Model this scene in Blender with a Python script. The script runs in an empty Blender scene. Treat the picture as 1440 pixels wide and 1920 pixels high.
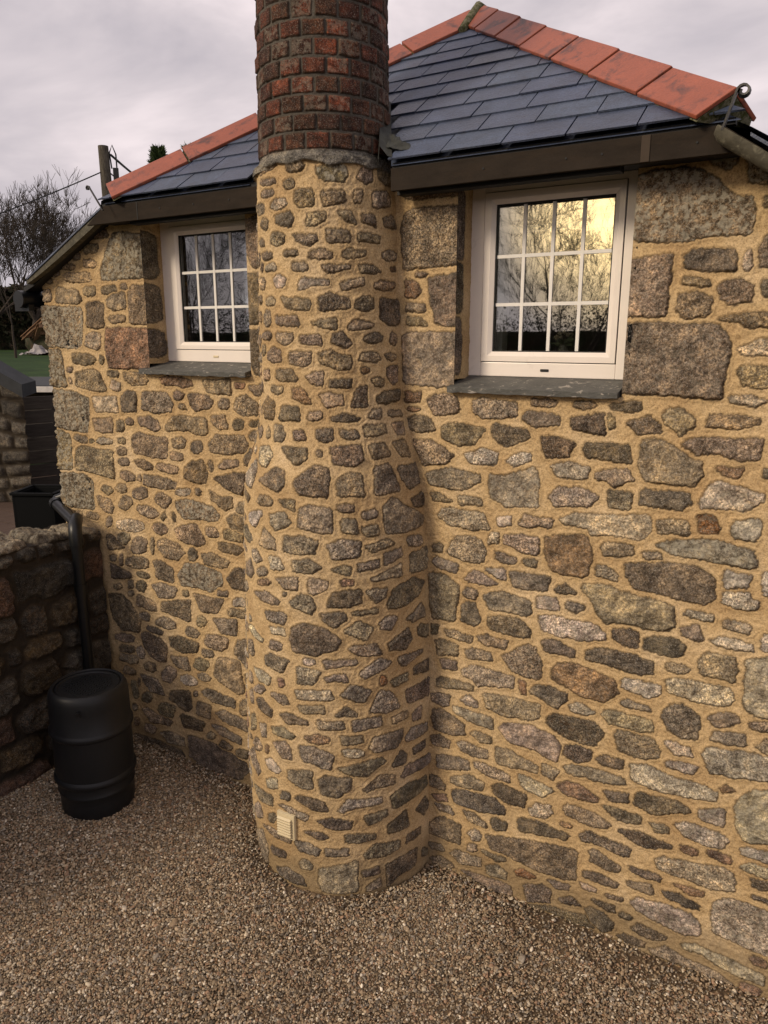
import bpy, bmesh, math, random
import numpy as np
from mathutils import Vector, Matrix

# ------------------------------------------------------------------ camera, sky, sun, exposure
SC = bpy.context.scene
COL = SC.collection
R = math.radians

cam_d = bpy.data.cameras.new("camera")
cam = bpy.data.objects.new("camera", cam_d)
COL.objects.link(cam)
cam.location = (0, 0, 2.9)
cam.rotation_mode = 'XYZ'
cam.rotation_euler = (R(90 - 13.4), 0, R(30.92))
cam_d.sensor_fit = 'VERTICAL'
cam_d.sensor_height = 36.0
cam_d.lens = 26.0
cam_d.clip_start = 0.05
cam_d.clip_end = 2000
SC.camera = cam
SC.render.resolution_x = 768
SC.render.resolution_y = 1024

SUN_DIR = Vector((-0.58, -1.0, 0.66)).normalized()      # towards the low sun behind the camera
SUN_EL = math.asin(SUN_DIR.z)
SUN_ROT = math.atan2(SUN_DIR.x, SUN_DIR.y)

world = bpy.data.worlds.new("World")
SC.world = world
world.use_nodes = True
wn = world.node_tree.nodes; wl = world.node_tree.links
wn.clear()
def N(nt, t, **kw):
    n = nt.nodes.new(t)
    for k, v in kw.items():
        if k == 'inp':
            for a, b in v.items(): n.inputs[a].default_value = b
        else: setattr(n, k, v)
    return n
WT = world.node_tree
sky = N(WT, 'ShaderNodeTexSky', sky_type='NISHITA', sun_disc=False, sun_elevation=SUN_EL, sun_rotation=SUN_ROT)
tc = N(WT, 'ShaderNodeTexCoord')
mp = N(WT, 'ShaderNodeMapping'); mp.inputs['Scale'].default_value = (1.0, 1.0, 2.2)
wl.new(tc.outputs['Generated'], mp.inputs['Vector'])
ns = N(WT, 'ShaderNodeTexNoise', inp={'Scale': 2.7, 'Detail': 6.0, 'Roughness': 0.55, 'Distortion': 0.35})
wl.new(mp.outputs[0], ns.inputs['Vector'])
cr = N(WT, 'ShaderNodeValToRGB')
cr.color_ramp.elements[0].position = 0.36; cr.color_ramp.elements[0].color = (0.46, 0.42, 0.455, 1)
cr.color_ramp.elements[1].position = 0.62; cr.color_ramp.elements[1].color = (0.84, 0.735, 0.745, 1)
e = cr.color_ramp.elements.new(0.5); e.color = (0.64, 0.57, 0.59, 1)
wl.new(ns.outputs['Fac'], cr.inputs['Fac'])
# the bright yellow break in the cloud round the setting sun
dt = N(WT, 'ShaderNodeVectorMath', operation='DOT_PRODUCT'); dt.inputs[1].default_value = Vector((-0.255, -1.0, 0.150)).normalized()
nrm = N(WT, 'ShaderNodeVectorMath', operation='NORMALIZE')
wl.new(tc.outputs['Generated'], nrm.inputs[0]); wl.new(nrm.outputs[0], dt.inputs[0])
mr = N(WT, 'ShaderNodeMapRange', inp={'From Min': 0.984, 'From Max': 1.0, 'To Min': 0.0, 'To Max': 1.0})
wl.new(dt.outputs['Value'], mr.inputs['Value'])
pw = N(WT, 'ShaderNodeMath', operation='POWER'); pw.inputs[1].default_value = 2.5
wl.new(mr.outputs[0], pw.inputs[0])
mul = N(WT, 'ShaderNodeMath', operation='MULTIPLY')
mr2 = N(WT, 'ShaderNodeMapRange', inp={'From Min': 0.35, 'From Max': 0.6, 'To Min': 0.5, 'To Max': 1.0})
wl.new(ns.outputs['Fac'], mr2.inputs['Value'])
wl.new(pw.outputs[0], mul.inputs[0]); wl.new(mr2.outputs[0], mul.inputs[1])
glow = N(WT, 'ShaderNodeMix', data_type='RGBA'); glow.inputs['B'].default_value = (8.0, 5.6, 2.5, 1)
wl.new(mul.outputs[0], glow.inputs['Factor']); wl.new(cr.outputs['Color'], glow.inputs['A'])
skys = N(WT, 'ShaderNodeVectorMath', operation='SCALE'); skys.inputs['Scale'].default_value = 0.06
wl.new(sky.outputs[0], skys.inputs[0])
mx = N(WT, 'ShaderNodeMix', data_type='RGBA'); mx.inputs['Factor'].default_value = 0.93
wl.new(skys.outputs[0], mx.inputs['A']); wl.new(glow.outputs['Result'], mx.inputs['B'])
bg = N(WT, 'ShaderNodeBackground'); bg.inputs['Strength'].default_value = 1.0
wl.new(mx.outputs['Result'], bg.inputs['Color'])
wo = N(WT, 'ShaderNodeOutputWorld'); wl.new(bg.outputs[0], wo.inputs['Surface'])

sun_d = bpy.data.lights.new("sun", 'SUN'); sun_d.energy = 2.35; sun_d.angle = R(15); sun_d.color = (1.0, 0.83, 0.62)
sun = bpy.data.objects.new("sun", sun_d); COL.objects.link(sun)
sun.rotation_euler = SUN_DIR.to_track_quat('Z', 'Y').to_euler()
sun.location = SUN_DIR * 30

SC.view_settings.view_transform = 'Standard'
SC.view_settings.look = 'None'
SC.view_settings.gamma = 1.0
SC.view_settings.use_curve_mapping = False
SC.view_settings.exposure = 0.22

rnd = random.Random(7)

# ------------------------------------------------------------------ scene-graph helpers
ORIG = {}
def tag(o, label=None, cat=None, group=None, kind=None):
    if label: o['label'] = label
    if cat: o['category'] = cat
    if group: o['group'] = group
    if kind: o['kind'] = kind
    return o
def thing(name, loc, label, cat, group=None):
    o = bpy.data.objects.new(name, None); COL.objects.link(o)
    o.empty_display_size = 0.1
    o.location = loc; ORIG[o] = Vector(loc)
    return tag(o, label, cat, group)
def link(name, me, parent=None, label=None, cat=None, group=None, kind=None, pivot=None):
    """me is in world coordinates; the object is parented so that it stays there"""
    o = bpy.data.objects.new(name, me); COL.objects.link(o)
    po = ORIG[parent] if parent is not None else Vector((0, 0, 0))
    pv = Vector(pivot) if pivot is not None else (po if parent is not None else Vector((0, 0, 0)))
    if pivot is not None: me.transform(Matrix.Translation(-pv))
    else: me.transform(Matrix.Translation(-pv)) if parent is not None and not me.get('wc') else None
    if me.get('wc'):
        o.location = -po; ORIG[o] = Vector((0, 0, 0))
    else:
        o.location = pv - po; ORIG[o] = pv
    if parent is not None: o.parent = parent
    return tag(o, label, cat, group, kind)

class MB:
    """collects simple solids, builds ONE mesh"""
    def __init__(s): s.v = []; s.f = []
    def add(s, vs, fs):
        b = len(s.v); s.v += [tuple(v) for v in vs]; s.f += [tuple(b + i for i in f) for f in fs]; return s
    def box(s, x0, x1, y0, y1, z0, z1):
        v = [(x, y, z) for x in (x0, x1) for y in (y0, y1) for z in (z0, z1)]
        return s.add(v, [(0, 1, 3, 2), (4, 6, 7, 5), (0, 4, 5, 1), (2, 3, 7, 6), (0, 2, 6, 4), (1, 5, 7, 3)])
    def obox(s, c, ax, ay, az):
        c = Vector(c); ax = Vector(ax); ay = Vector(ay); az = Vector(az)
        v = [c + ax * i + ay * j + az * k for i in (-1, 1) for j in (-1, 1) for k in (-1, 1)]
        return s.add(v, [(0, 1, 3, 2), (4, 6, 7, 5), (0, 4, 5, 1), (2, 3, 7, 6), (0, 2, 6, 4), (1, 5, 7, 3)])
    def tube(s, pts, rad, n=12, cap=True, sect=None):
        pts = [Vector(p) for p in pts]
        rr = rad if isinstance(rad, (list, tuple)) else [rad] * len(pts)
        rings = []; up = None
        for i, p in enumerate(pts):
            t = (pts[min(i + 1, len(pts) - 1)] - pts[max(i - 1, 0)]).normalized()
            if up is None:
                up = Vector((0, 0, 1)) if abs(t.z) < .9 else Vector((1, 0, 0))
            a = t.cross(up).normalized(); b = a.cross(t).normalized(); up = b
            if sect: rings.append([p + a * x * rr[i] + b * y * rr[i] for x, y in sect])
            else: rings.append([p + (a * math.cos(2 * math.pi * k / n) + b * math.sin(2 * math.pi * k / n)) * rr[i] for k in range(n)])
        m = len(rings[0]); v = [q for r_ in rings for q in r_]; f = []
        for i in range(len(rings) - 1):
            for k in range(m):
                f.append((i * m + k, i * m + (k + 1) % m, (i + 1) * m + (k + 1) % m, (i + 1) * m + k))
        if cap: f += [tuple(range(m - 1, -1, -1)), tuple(range((len(rings) - 1) * m, len(rings) * m))]
        return s.add(v, f)
    def lathe(s, prof, c, n=48):
        c = Vector(c); v = []; f = []
        for r_, z in prof:
            for k in range(n):
                a = 2 * math.pi * k / n; v.append((c.x + r_ * math.cos(a), c.y + r_ * math.sin(a), c.z + z))
        for i in range(len(prof) - 1):
            for k in range(n):
                f.append((i * n + k, i * n + (k + 1) % n, (i + 1) * n + (k + 1) % n, (i + 1) * n + k))
        f.append(tuple(range(n - 1, -1, -1))); f.append(tuple(range((len(prof) - 1) * n, len(prof) * n)))
        return s.add(v, f)
    def mesh(s, name, mat, smooth=False, bevel=0):
        me = bpy.data.meshes.new(name); me.from_pydata(s.v, [], s.f)
        if bevel:
            bm = bmesh.new(); bm.from_mesh(me)
            es = [e for e in bm.edges if len(e.link_faces) == 2 and e.calc_face_angle(0) > 0.6]
            bmesh.ops.bevel(bm, geom=es, offset=bevel, segments=2, affect='EDGES', profile=0.6)
            bm.to_mesh(me); bm.free()
        bm = bmesh.new(); bm.from_mesh(me); bmesh.ops.recalc_face_normals(bm, faces=bm.faces); bm.to_mesh(me); bm.free()
        if smooth:
            me.polygons.foreach_set('use_smooth', [True] * len(me.polygons))
            try: me.set_sharp_from_angle(angle=R(40))
            except Exception: pass
        me.materials.append(mat); me.update()
        return me
def part(name, mb, mat, parent=None, smooth=False, bevel=0, **kw):
    return link(name, mb.mesh(name, mat, smooth, bevel), parent, **kw)

def np_mesh(name, V, F, mat, smooth=True, attrs=None):
    """V (n,3), F (m,k) numpy; world coordinates kept in the mesh"""
    me = bpy.data.meshes.new(name)
    n = len(V); m, k = F.shape
    me.vertices.add(n); me.vertices.foreach_set('co', np.ascontiguousarray(V, dtype=np.float32).ravel())
    me.loops.add(m * k); me.loops.foreach_set('vertex_index', F.astype(np.int32).ravel())
    me.polygons.add(m); me.polygons.foreach_set('loop_start', np.arange(m, dtype=np.int32) * k)
    me.polygons.foreach_set('loop_total', np.full(m, k, dtype=np.int32))
    me.update(calc_edges=True)
    me.polygons.foreach_set('use_smooth', np.full(m, smooth, dtype=bool))
    for a, arr in (attrs or {}).items():
        at = me.attributes.new(a, 'FLOAT_COLOR', 'POINT')
        at.data.foreach_set('color', np.ascontiguousarray(arr, dtype=np.float32).ravel())
    me.materials.append(mat); me['wc'] = 1
    me.update()
    return me
def grid_mesh(name, P, keep, mat, attrs=None, flip=False):
    nu, nv = P.shape[:2]
    idx = np.arange(nu * nv).reshape(nu, nv)
    F = np.stack([idx[:-1, :-1], idx[1:, :-1], idx[1:, 1:], idx[:-1, 1:]], -1)
    if flip: F = F[..., ::-1]
    if keep is not None:
        k = keep[:-1, :-1] & keep[1:, :-1] & keep[1:, 1:] & keep[:-1, 1:]
        F = F[k]
    F = F.reshape(-1, 4)
    used = np.zeros(nu * nv, bool); used[F.ravel()] = True
    remap = np.cumsum(used) - 1
    V = P.reshape(-1, 3)[used]; F = remap[F]
    at = {a: v.reshape(-1, 4)[used] for a, v in (attrs or {}).items()}
    return np_mesh(name, V, F, mat, True, at)

# ------------------------------------------------------------------ numpy noise
def vnoise(P, scale, seed=0):
    Q = P * scale + 1000.0
    I = np.floor(Q).astype(np.int64); f = Q - I; u = f * f * (3 - 2 * f)
    def h(dx, dy, dz):
        n = (I[..., 0] + dx) * 374761393 + (I[..., 1] + dy) * 668265263 + (I[..., 2] + dz) * 2147483647 + seed * 974634777
        n = (n ^ (n >> 13)) * 1274126177
        n = n ^ (n >> 16)
        return (n & 0xffff) / 65535.0
    x, y, z = u[..., 0], u[..., 1], u[..., 2]
    a = h(0, 0, 0) * (1 - x) + h(1, 0, 0) * x; b = h(0, 1, 0) * (1 - x) + h(1, 1, 0) * x
    c = h(0, 0, 1) * (1 - x) + h(1, 0, 1) * x; d = h(0, 1, 1) * (1 - x) + h(1, 1, 1) * x
    return ((a * (1 - y) + b * y) * (1 - z) + (c * (1 - y) + d * y) * z) * 2 - 1
def fbm(P, scale, octv=3, seed=0, gain=0.5):
    s = 0; a = 1; t = 0
    for o in range(octv):
        s = s + a * vnoise(P, scale * 2.03 ** o, seed + o * 7); t += a; a *= gain
    return s / t
def sstep(a, b, x):
    t = np.clip((x - a) / (b - a), 0, 1); return t * t * (3 - 2 * t)

TONES = {'N': (.222, .180, .130), 'L': (.39, .330, .255), 'D': (.130, .105, .077), 'B': (.215, .140, .090),
         'R': (.20, .095, .04), 'G': (.185, .155, .105)}
def parse(txt):
    out = []
    for l in txt.split('\n'):
        a = np.array([float(v) for v in l[1:].split(',')]).reshape(-1, 2) / 1000.0
        out.append((l[0], a))
    return out
def chaikin(P, it=1, q=.07):
    for _ in range(it):
        Nx = np.roll(P, -1, 0)
        P = np.stack([P * (1 - q) + Nx * q, P * q + Nx * (1 - q)], 1).reshape(-1, 2)
    return P
def poly_sdf(X, Y, P):
    d = np.full(X.shape, 1e9); ins = np.zeros(X.shape, bool)
    n = len(P)
    for i in range(n):
        x1, y1 = P[i]; x2, y2 = P[(i + 1) % n]
        ex, ey = x2 - x1, y2 - y1; wx, wy = X - x1, Y - y1
        t = np.clip((wx * ex + wy * ey) / (ex * ex + ey * ey + 1e-12), 0, 1)
        dx, dy = wx - ex * t, wy - ey * t
        d = np.minimum(d, dx * dx + dy * dy)
        c = ((y1 <= Y) & (y2 > Y)) | ((y2 <= Y) & (y1 > Y))
        xi = x1 + (Y - y1) * ex / (ey if abs(ey) > 1e-9 else 1e-9)
        ins ^= c & (X < xi)
    d = np.sqrt(d)
    return np.where(ins, -d, d)
def carve(U, V, stones, P3, seed=1, gap=0.011, uscale=None, shade=None, grow=0.0042):
    """distance field to the nearest stone outline; U,V regular grids; returns d, tone(rgb), rand, lichen, tilt"""
    nu, nv = U.shape
    w1x = vnoise(P3, 24, seed) * .0062 + vnoise(P3, 95, seed + 3) * .0036 + vnoise(P3, 170, seed + 9) * .0030
    w1y = vnoise(P3, 24, seed + 50) * .0052 + vnoise(P3, 95, seed + 53) * .0036 + vnoise(P3, 170, seed + 59) * .0030
    d1 = np.full((nu, nv), 1.0); d2 = np.full((nu, nv), 1.0)
    tone = np.zeros((nu, nv, 3)); rn = np.zeros((nu, nv)); lich = np.zeros((nu, nv)); tilt = np.zeros((nu, nv))
    u0 = U[:, 0]; v0 = V[0, :]
    rg = np.random.default_rng(seed)
    for t, a in stones:
        P = chaikin(a)
        uc, vc = P.mean(0)
        k = uscale(vc) if uscale else 1.0
        i0, i1 = np.searchsorted(u0, [P[:, 0].min() - .05, P[:, 0].max() + .05])
        j0, j1 = np.searchsorted(v0, [P[:, 1].min() - .04, P[:, 1].max() + .04])
        r5 = rg.random(8)
        if i1 - i0 < 2 or j1 - j0 < 2: continue
        sl = (slice(i0, i1), slice(j0, j1))
        X = (U[sl] - uc) * k + w1x[sl]; Y = V[sl] - vc + w1y[sl]
        Q = (P - [uc, vc]) * [k, 1]
        s = poly_sdf(X, Y, Q) - grow
        o1 = d1[sl]; o2 = d2[sl]
        m = s < o1
        d2[sl] = np.where(m, o1, np.minimum(o2, s)); d1[sl] = np.where(m, s, o1)
        base = np.array(TONES[t]) * (0.78 + .5 * r5[0]) * (shade(uc, vc) if shade else 1) * np.array([1 + .10 * (r5[1] - .5), 1, 1 - .25 * (r5[2] - .5)])
        mm = m & (s < .03)
        tone[sl] = np.where(mm[..., None], base, tone[sl]); rn[sl] = np.where(mm, r5[3], rn[sl])
        lv = {'G': .8, 'L': .42, 'N': .16 if r5[4] > .5 else 0.05, 'D': .04, 'B': .1, 'R': .3}[t]
        lich[sl] = np.where(mm, lv, lich[sl])
        tilt[sl] = np.where(mm, (X * (r5[5] - .5) + Y * (r5[6] - .6)) * .16 + (r5[7] - .45) * .007, tilt[sl])
    d = np.maximum(d1, gap - (d2 - d1)) if gap else d1
    return np.where(d1 < .06, np.maximum(d1, np.where(d2 < .9, (gap - (d2 - d1)), -1)), d1), tone, rn, lich, tilt
def relief(P3, d, tilt, seed=0, rough=1.0):
    t = sstep(0, .011, -d)
    body = .0010 + .0030 * t + tilt * .7 * t + t * (fbm(P3, 22, 3, seed + 11) * .0085 + fbm(P3, 85, 2, seed + 12) * .0060) * rough
    mort = fbm(P3, 5, 3, seed + 13) * .006 + fbm(P3, 70, 3, seed + 14) * .0040 - .002 * np.exp(-((d - .02) / .02) ** 2) + .0025 * np.exp(-((d - .009) / .006) ** 2)
    m = sstep(.0022, -.0022, d)
    h = mort * (1 - m) + body * m - .0038 * np.exp(-(d / .0030) ** 2)
    return h, m
def col4(rgb, a): return np.concatenate([rgb, a[..., None]], -1)

# ------------------------------------------------------------------ materials
def newmat(name):
    m = bpy.data.materials.new(name); m.use_nodes = True
    nt = m.node_tree; nt.nodes.clear()
    out = N(nt, 'ShaderNodeOutputMaterial'); b = N(nt, 'ShaderNodeBsdfPrincipled')
    nt.links.new(b.outputs[0], out.inputs['Surface'])
    return m, nt, b
def noise(nt, vec, scale, detail=3, rough=.55, dist=0):
    n = N(nt, 'ShaderNodeTexNoise', inp={'Scale': scale, 'Detail': detail, 'Roughness': rough, 'Distortion': dist})
    nt.links.new(vec, n.inputs['Vector']); return n.outputs['Fac']
def ramp(nt, fac, stops):
    r_ = N(nt, 'ShaderNodeValToRGB'); el = r_.color_ramp.elements
    while len(el) < len(stops): el.new(.5)
    for e_, (p, c) in zip(el, stops):
        e_.position = p; e_.color = tuple(c) + (1,) if not isinstance(c, (int, float)) else (c, c, c, 1)
    nt.links.new(fac, r_.inputs['Fac']); return r_.outputs['Color']
def mixc(nt, fac, a, b, mode='MIX'):
    n = N(nt, 'ShaderNodeMix', data_type='RGBA', blend_type=mode)
    for s_, v in (('Factor', fac), ('A', a), ('B', b)):
        if isinstance(v, (int, float)): n.inputs[s_].default_value = v
        elif isinstance(v, (tuple, list)): n.inputs[s_].default_value = tuple(v) + (1,)
        else: nt.links.new(v, n.inputs[s_])
    return n.outputs['Result']
def mth(nt, op, a, b=None, c=None, clamp=False):
    n = N(nt, 'ShaderNodeMath', operation=op); n.use_clamp = clamp
    for i, v in enumerate((a, b, c)):
        if v is None: continue
        if isinstance(v, (int, float)): n.inputs[i].default_value = v
        else: nt.links.new(v, n.inputs[i])
    return n.outputs[0]
def bump(nt, b, h, strength, dist):
    n = N(nt, 'ShaderNodeBump', inp={'Strength': strength, 'Distance': dist})
    nt.links.new(h, n.inputs['Height']); nt.links.new(n.outputs[0], b.inputs['Normal'])
def objco(nt): return N(nt, 'ShaderNodeTexCoord').outputs['Object']

def masonry(name, mc1, mc2, mc3, stone_con=1.0, white=.5, edge_dark=.72, stain=None):
    m, nt, b = newmat(name); L = nt.links; co = objco(nt)
    at = N(nt, 'ShaderNodeAttribute', attribute_name='tone'); fx = N(nt, 'ShaderNodeAttribute', attribute_name='fx')
    sep = N(nt, 'ShaderNodeSeparateColor'); L.new(fx.outputs['Color'], sep.inputs[0])
    edge, lich, rn = sep.outputs[0], sep.outputs[1], sep.outputs[2]
    n1 = noise(nt, co, 120, 4, .75); n2 = noise(nt, co, 22, 4, .6); n3 = noise(nt, co, 210, 2, .6); n4 = noise(nt, co, 55, 3, .65, .4)
    sp = ramp(nt, n1, [(.38, .16), (.5, .86), (.60, 2.15)])
    st = mixc(nt, mth(nt, 'MULTIPLY_ADD', rn, .55, .45), at.outputs['Color'], sp, 'MULTIPLY')
    pt = ramp(nt, n2, [(.34, (.50, .48, .46)), (.50, (1, 1, 1)), (.66, (1.60, 1.52, 1.36))])
    n7 = noise(nt, co, 6.5, 3, .6, .6)
    pt = mixc(nt, 1.0, pt, ramp(nt, n7, [(.36, (.60, .58, .56)), (.50, (1, 1, 1)), (.64, (1.40, 1.34, 1.22))]), 'MULTIPLY')
    st = mixc(nt, 1.0, st, pt, 'MULTIPLY')
    # rust-brown staining on some stones
    br = mth(nt, 'MULTIPLY', ramp(nt, n4, [(.46, 0.0), (.70, 1.0)]), mth(nt, 'MULTIPLY', rn, .55))
    st = mixc(nt, br, st, (.15, .085, .040))
    # pale crystals / lichen specks
    wh = ramp(nt, n3, [(.57, 0.0), (.66, 1.0)])
    st = mixc(nt, mth(nt, 'MULTIPLY', wh, white), st, (.50, .46, .40))
    ln = noise(nt, co, 38, 3, .6, .3)
    lm = mth(nt, 'MULTIPLY', ramp(nt, ln, [(.47, 0.0), (.56, 1.0)]), lich)
    st = mixc(nt, mth(nt, 'MULTIPLY', lm, .8), st, (.40, .37, .29))
    # mortar
    m1 = noise(nt, co, 3.2, 4, .55); m2 = noise(nt, co, 150, 3, .7); m3 = noise(nt, co, 14, 4, .6)
    mc = ramp(nt, m1, [(.33, mc1), (.52, mc2), (.70, mc3)])
    mc = mixc(nt, 1.0, mc, ramp(nt, m2, [(.34, (.66, .62, .56)), (.5, (1, 1, 1)), (.66, (1.18, 1.17, 1.14))]), 'MULTIPLY')
    mc = mixc(nt, 1.0, mc, ramp(nt, m3, [(.28, (.84, .82, .78)), (.5, (1, 1, 1)), (.75, (1.08, 1.07, 1.05))]), 'MULTIPLY')
    if stain:
        sz = N(nt, 'ShaderNodeSeparateXYZ'); L.new(co, sz.inputs[0])
        zz = mth(nt, 'ADD', sz.outputs[2], mth(nt, 'MULTIPLY', m3, -.22))
        sf = N(nt, 'ShaderNodeMapRange', inp={'From Min': stain, 'From Max': stain - .12, 'To Min': 0., 'To Max': .55}); L.new(zz, sf.inputs['Value'])
        mc = mixc(nt, sf.outputs[0], mc, (.16, .12, .07))
    c = mixc(nt, at.outputs['Alpha'], mc, st)
    c = mixc(nt, mth(nt, 'MULTIPLY', edge, edge_dark), c, (.045, .033, .020))
    L.new(c, b.inputs['Base Color'])
    b.inputs['Roughness'].default_value = .9; b.inputs['Specular IOR Level'].default_value = .25
    h = mth(nt, 'ADD', mth(nt, 'MULTIPLY', mth(nt, 'ADD', n1, mth(nt, 'MULTIPLY', n3, .5)), mth(nt, 'MULTIPLY', at.outputs['Alpha'], 1.3)), mth(nt, 'MULTIPLY', m2, .75))
    bump(nt, b, h, .85, .006)
    return m
MORT = ((.440, .302, .155), (.530, .385, .208), (.610, .465, .282))
M_wall = masonry('lime_pointed_granite', *MORT, stain=.17)
M_brick = masonry('old_brick', (.075, .068, .058), (.092, .083, .070), (.115, .105, .088), white=.30, edge_dark=.6)
M_dry = masonry('dark_garden_stone', (.020, .016, .012), (.028, .022, .016), (.038, .030, .022), white=.25, edge_dark=.9)

def simple(name, col, rough=.6, spec=.4, var=.18, scale=12, bumps=0, bscale=120, metal=0, col2=None, c2=(.5, .65), fine=.0, fscale=300, coat=0, stretch=None):
    m, nt, b = newmat(name); co = objco(nt)
    if stretch:
        mp_ = N(nt, 'ShaderNodeMapping'); mp_.inputs['Scale'].default_value = stretch
        nt.links.new(co, mp_.inputs['Vector']); co = mp_.outputs[0]
    n = noise(nt, co, scale, 4, .6)
    c = mixc(nt, 1.0, tuple(col), ramp(nt, n, [(.3, (1 - var,) * 3), (.7, (1 + var,) * 3)]), 'MULTIPLY')
    if col2: c = mixc(nt, ramp(nt, noise(nt, co, scale * 1.7, 5, .65, .5), [(c2[0], 0.0), (c2[1], 1.0)]), c, tuple(col2))
    if fine: c = mixc(nt, 1.0, c, ramp(nt, noise(nt, co, fscale, 2), [(.3, (1 - fine,) * 3), (.7, (1 + fine,) * 3)]), 'MULTIPLY')
    nt.links.new(c, b.inputs['Base Color']); b.inputs['Roughness'].default_value = rough
    b.inputs['Specular IOR Level'].default_value = spec; b.inputs['Metallic'].default_value = metal
    if bumps: bump(nt, b, noise(nt, co, bscale, 4, .65), bumps, .005)
    return m
M_upvc = simple('white_upvc', (.84, .77, .70), .28, .5, .03, 5, col2=(.55, .49, .43), c2=(.62, .85))
M_gasket = simple('black_gasket', (.012, .012, .012), .6)
M_bar = simple('white_glazing_bar', (.78, .76, .72), .35, .5, .05, 8)
M_slate = simple('blue_grey_slate', (.050, .066, .106), .44, .55, .25, 7, bumps=.8, bscale=70, col2=(.042, .050, .074), c2=(.5, .75), fine=.25, fscale=130)
M_sill = simple('weathered_slate_sill', (.085, .085, .078), .6, .4, .25, 14, bumps=.7, bscale=60, col2=(.34, .31, .27), c2=(.58, .66), stretch=(1, 1, 2), fine=.2)
M_terra = simple('terracotta', (.285, .078, .040), .45, .5, .12, 6, bumps=.25, bscale=90, col2=(.085, .035, .028), c2=(.52, .68), fine=.12, fscale=140)
M_moss = simple('mossy_bedding_mortar', (.16, .15, .10), .95, .2, .3, 30, bumps=1., bscale=90, col2=(.055, .06, .02), c2=(.42, .58))
M_fascia = simple('dark_fascia', (.030, .024, .019), .9, .06, .2, 6, bumps=.15, col2=(.036, .027, .020), c2=(.5, .75), stretch=(1, 1, 3), fine=.12)
M_fascia2 = simple('weathered_cover_strip', (.060, .046, .035), .85, .1, .2, 6)
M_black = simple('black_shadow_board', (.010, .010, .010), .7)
M_verge = simple('mossy_verge_trim', (.075, .068, .048), .8, .3, .3, 22, bumps=.6, bscale=60, col2=(.15, .14, .10), c2=(.55, .7))
M_iron = simple('wrought_iron', (.030, .029, .028), .45, .5, .2, 30, bumps=.2)
M_lead = simple('lead_flashing', (.042, .044, .040), .8, .15, .3, 20, bumps=.6, bscale=40)
M_butt = simple('black_butt_plastic', (.0105, .0115, .0130), .46, .32, .12, 5, bumps=.05)
M_pipe = simple('black_pipe_plastic', (.005, .006, .007), .38, .4, .1, 10)
M_tank = simple('matt_black_tank', (.004, .0045, .005), .8, .12, .1, 5)
M_vent = simple('cream_plastic_vent', (.66, .56, .36), .45, .4, .06, 20)
M_plaster = simple('interior_plaster', (.20, .17, .14), .9)
M_white = simple('white_lining_board', (.75, .72, .68), .5)
M_pot = simple('grey_vase', (.18, .17, .15), .5)
M_petal = simple('dusty_pink_petals', (.50, .20, .15), .7, .2, .3, 60)
M_petal2 = simple('pale_cream_petals', (.55, .48, .36), .7, .2, .25, 60)
M_leafy = simple('grey_green_leaves', (.14, .17, .10), .7, .2, .3, 60)
M_board = simple('dark_weathered_boards', (.066, .056, .047), .75, .3, .3, 5, bumps=.4, bscale=30, stretch=(1, 1, 9), col2=(.085, .075, .065), c2=(.55, .75))
M_deck = simple('brown_decking', (.105, .070, .052), .7, .3, .3, 5, bumps=.4, bscale=30, stretch=(7, 1, 1))
M_felt = simple('grey_roofing_felt', (.040, .043, .046), .8, .3, .2, 8)
M_bark = simple('winter_bark', (.050, .040, .032), .9, .2, .25, 20)
M_pole = simple('weathered_pole_wood', (.10, .088, .068), .85, .2, .3, 10, bumps=.5, stretch=(4, 4, .6), col2=(.045, .038, .03), c2=(.5, .6))
M_wire = simple('black_cable', (.02, .02, .02), .6)
M_hedge = simple('dark_hedge_leaves', (.028, .032, .014), .8, .2, .4, 2.5, col2=(.050, .033, .020), c2=(.45, .6))
M_conifer = simple('conifer_green', (.050, .075, .025), .8, .2, .35, 6)
M_lawn = simple('lawn_green', (.016, .038, .008), .95, .15, .25, .6, col2=(.03, .06, .012), fine=.35, fscale=14)
M_yard = simple('bare_earth_yard', (.09, .07, .05), .95, .15, .25, 2, fine=.3, fscale=40)
M_pallet = simple('pallet_wood', (.20, .12, .07), .85, .2, .25, 8)
M_tarp = simple('pale_tarpaulin', (.30, .28, .28), .7, .2, .3, 6, bumps=.5, bscale=8)
M_dirt = simple('sandy_gravel_bed', (.135, .095, .058), .95, .15, .3, 3, fine=.4, fscale=180)

def island_vary(m, amt, blue=0):
    nt = m.node_tree; b = [n for n in nt.nodes if n.type == 'BSDF_PRINCIPLED'][0]; src = b.inputs['Base Color'].links[0].from_socket
    g = N(nt, 'ShaderNodeNewGeometry')
    c = mixc(nt, 1.0, src, ramp(nt, g.outputs['Random Per Island'], [(.0, (1 - amt,) * 3), (.5, (1.0, 1.0, 1.0 + blue)), (1.0, (1 + amt, 1 + amt, 1 + amt * .8))]), 'MULTIPLY')
    nt.links.new(c, b.inputs['Base Color'])
    rg_ = N(nt, 'ShaderNodeMapRange', inp={'To Min': b.inputs['Roughness'].default_value - .10, 'To Max': b.inputs['Roughness'].default_value + .14})
    nt.links.new(g.outputs['Random Per Island'], rg_.inputs['Value']); nt.links.new(rg_.outputs[0], b.inputs['Roughness'])
island_vary(M_slate, .22, .08); island_vary(M_board, .25); island_vary(M_deck, .25)
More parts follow.
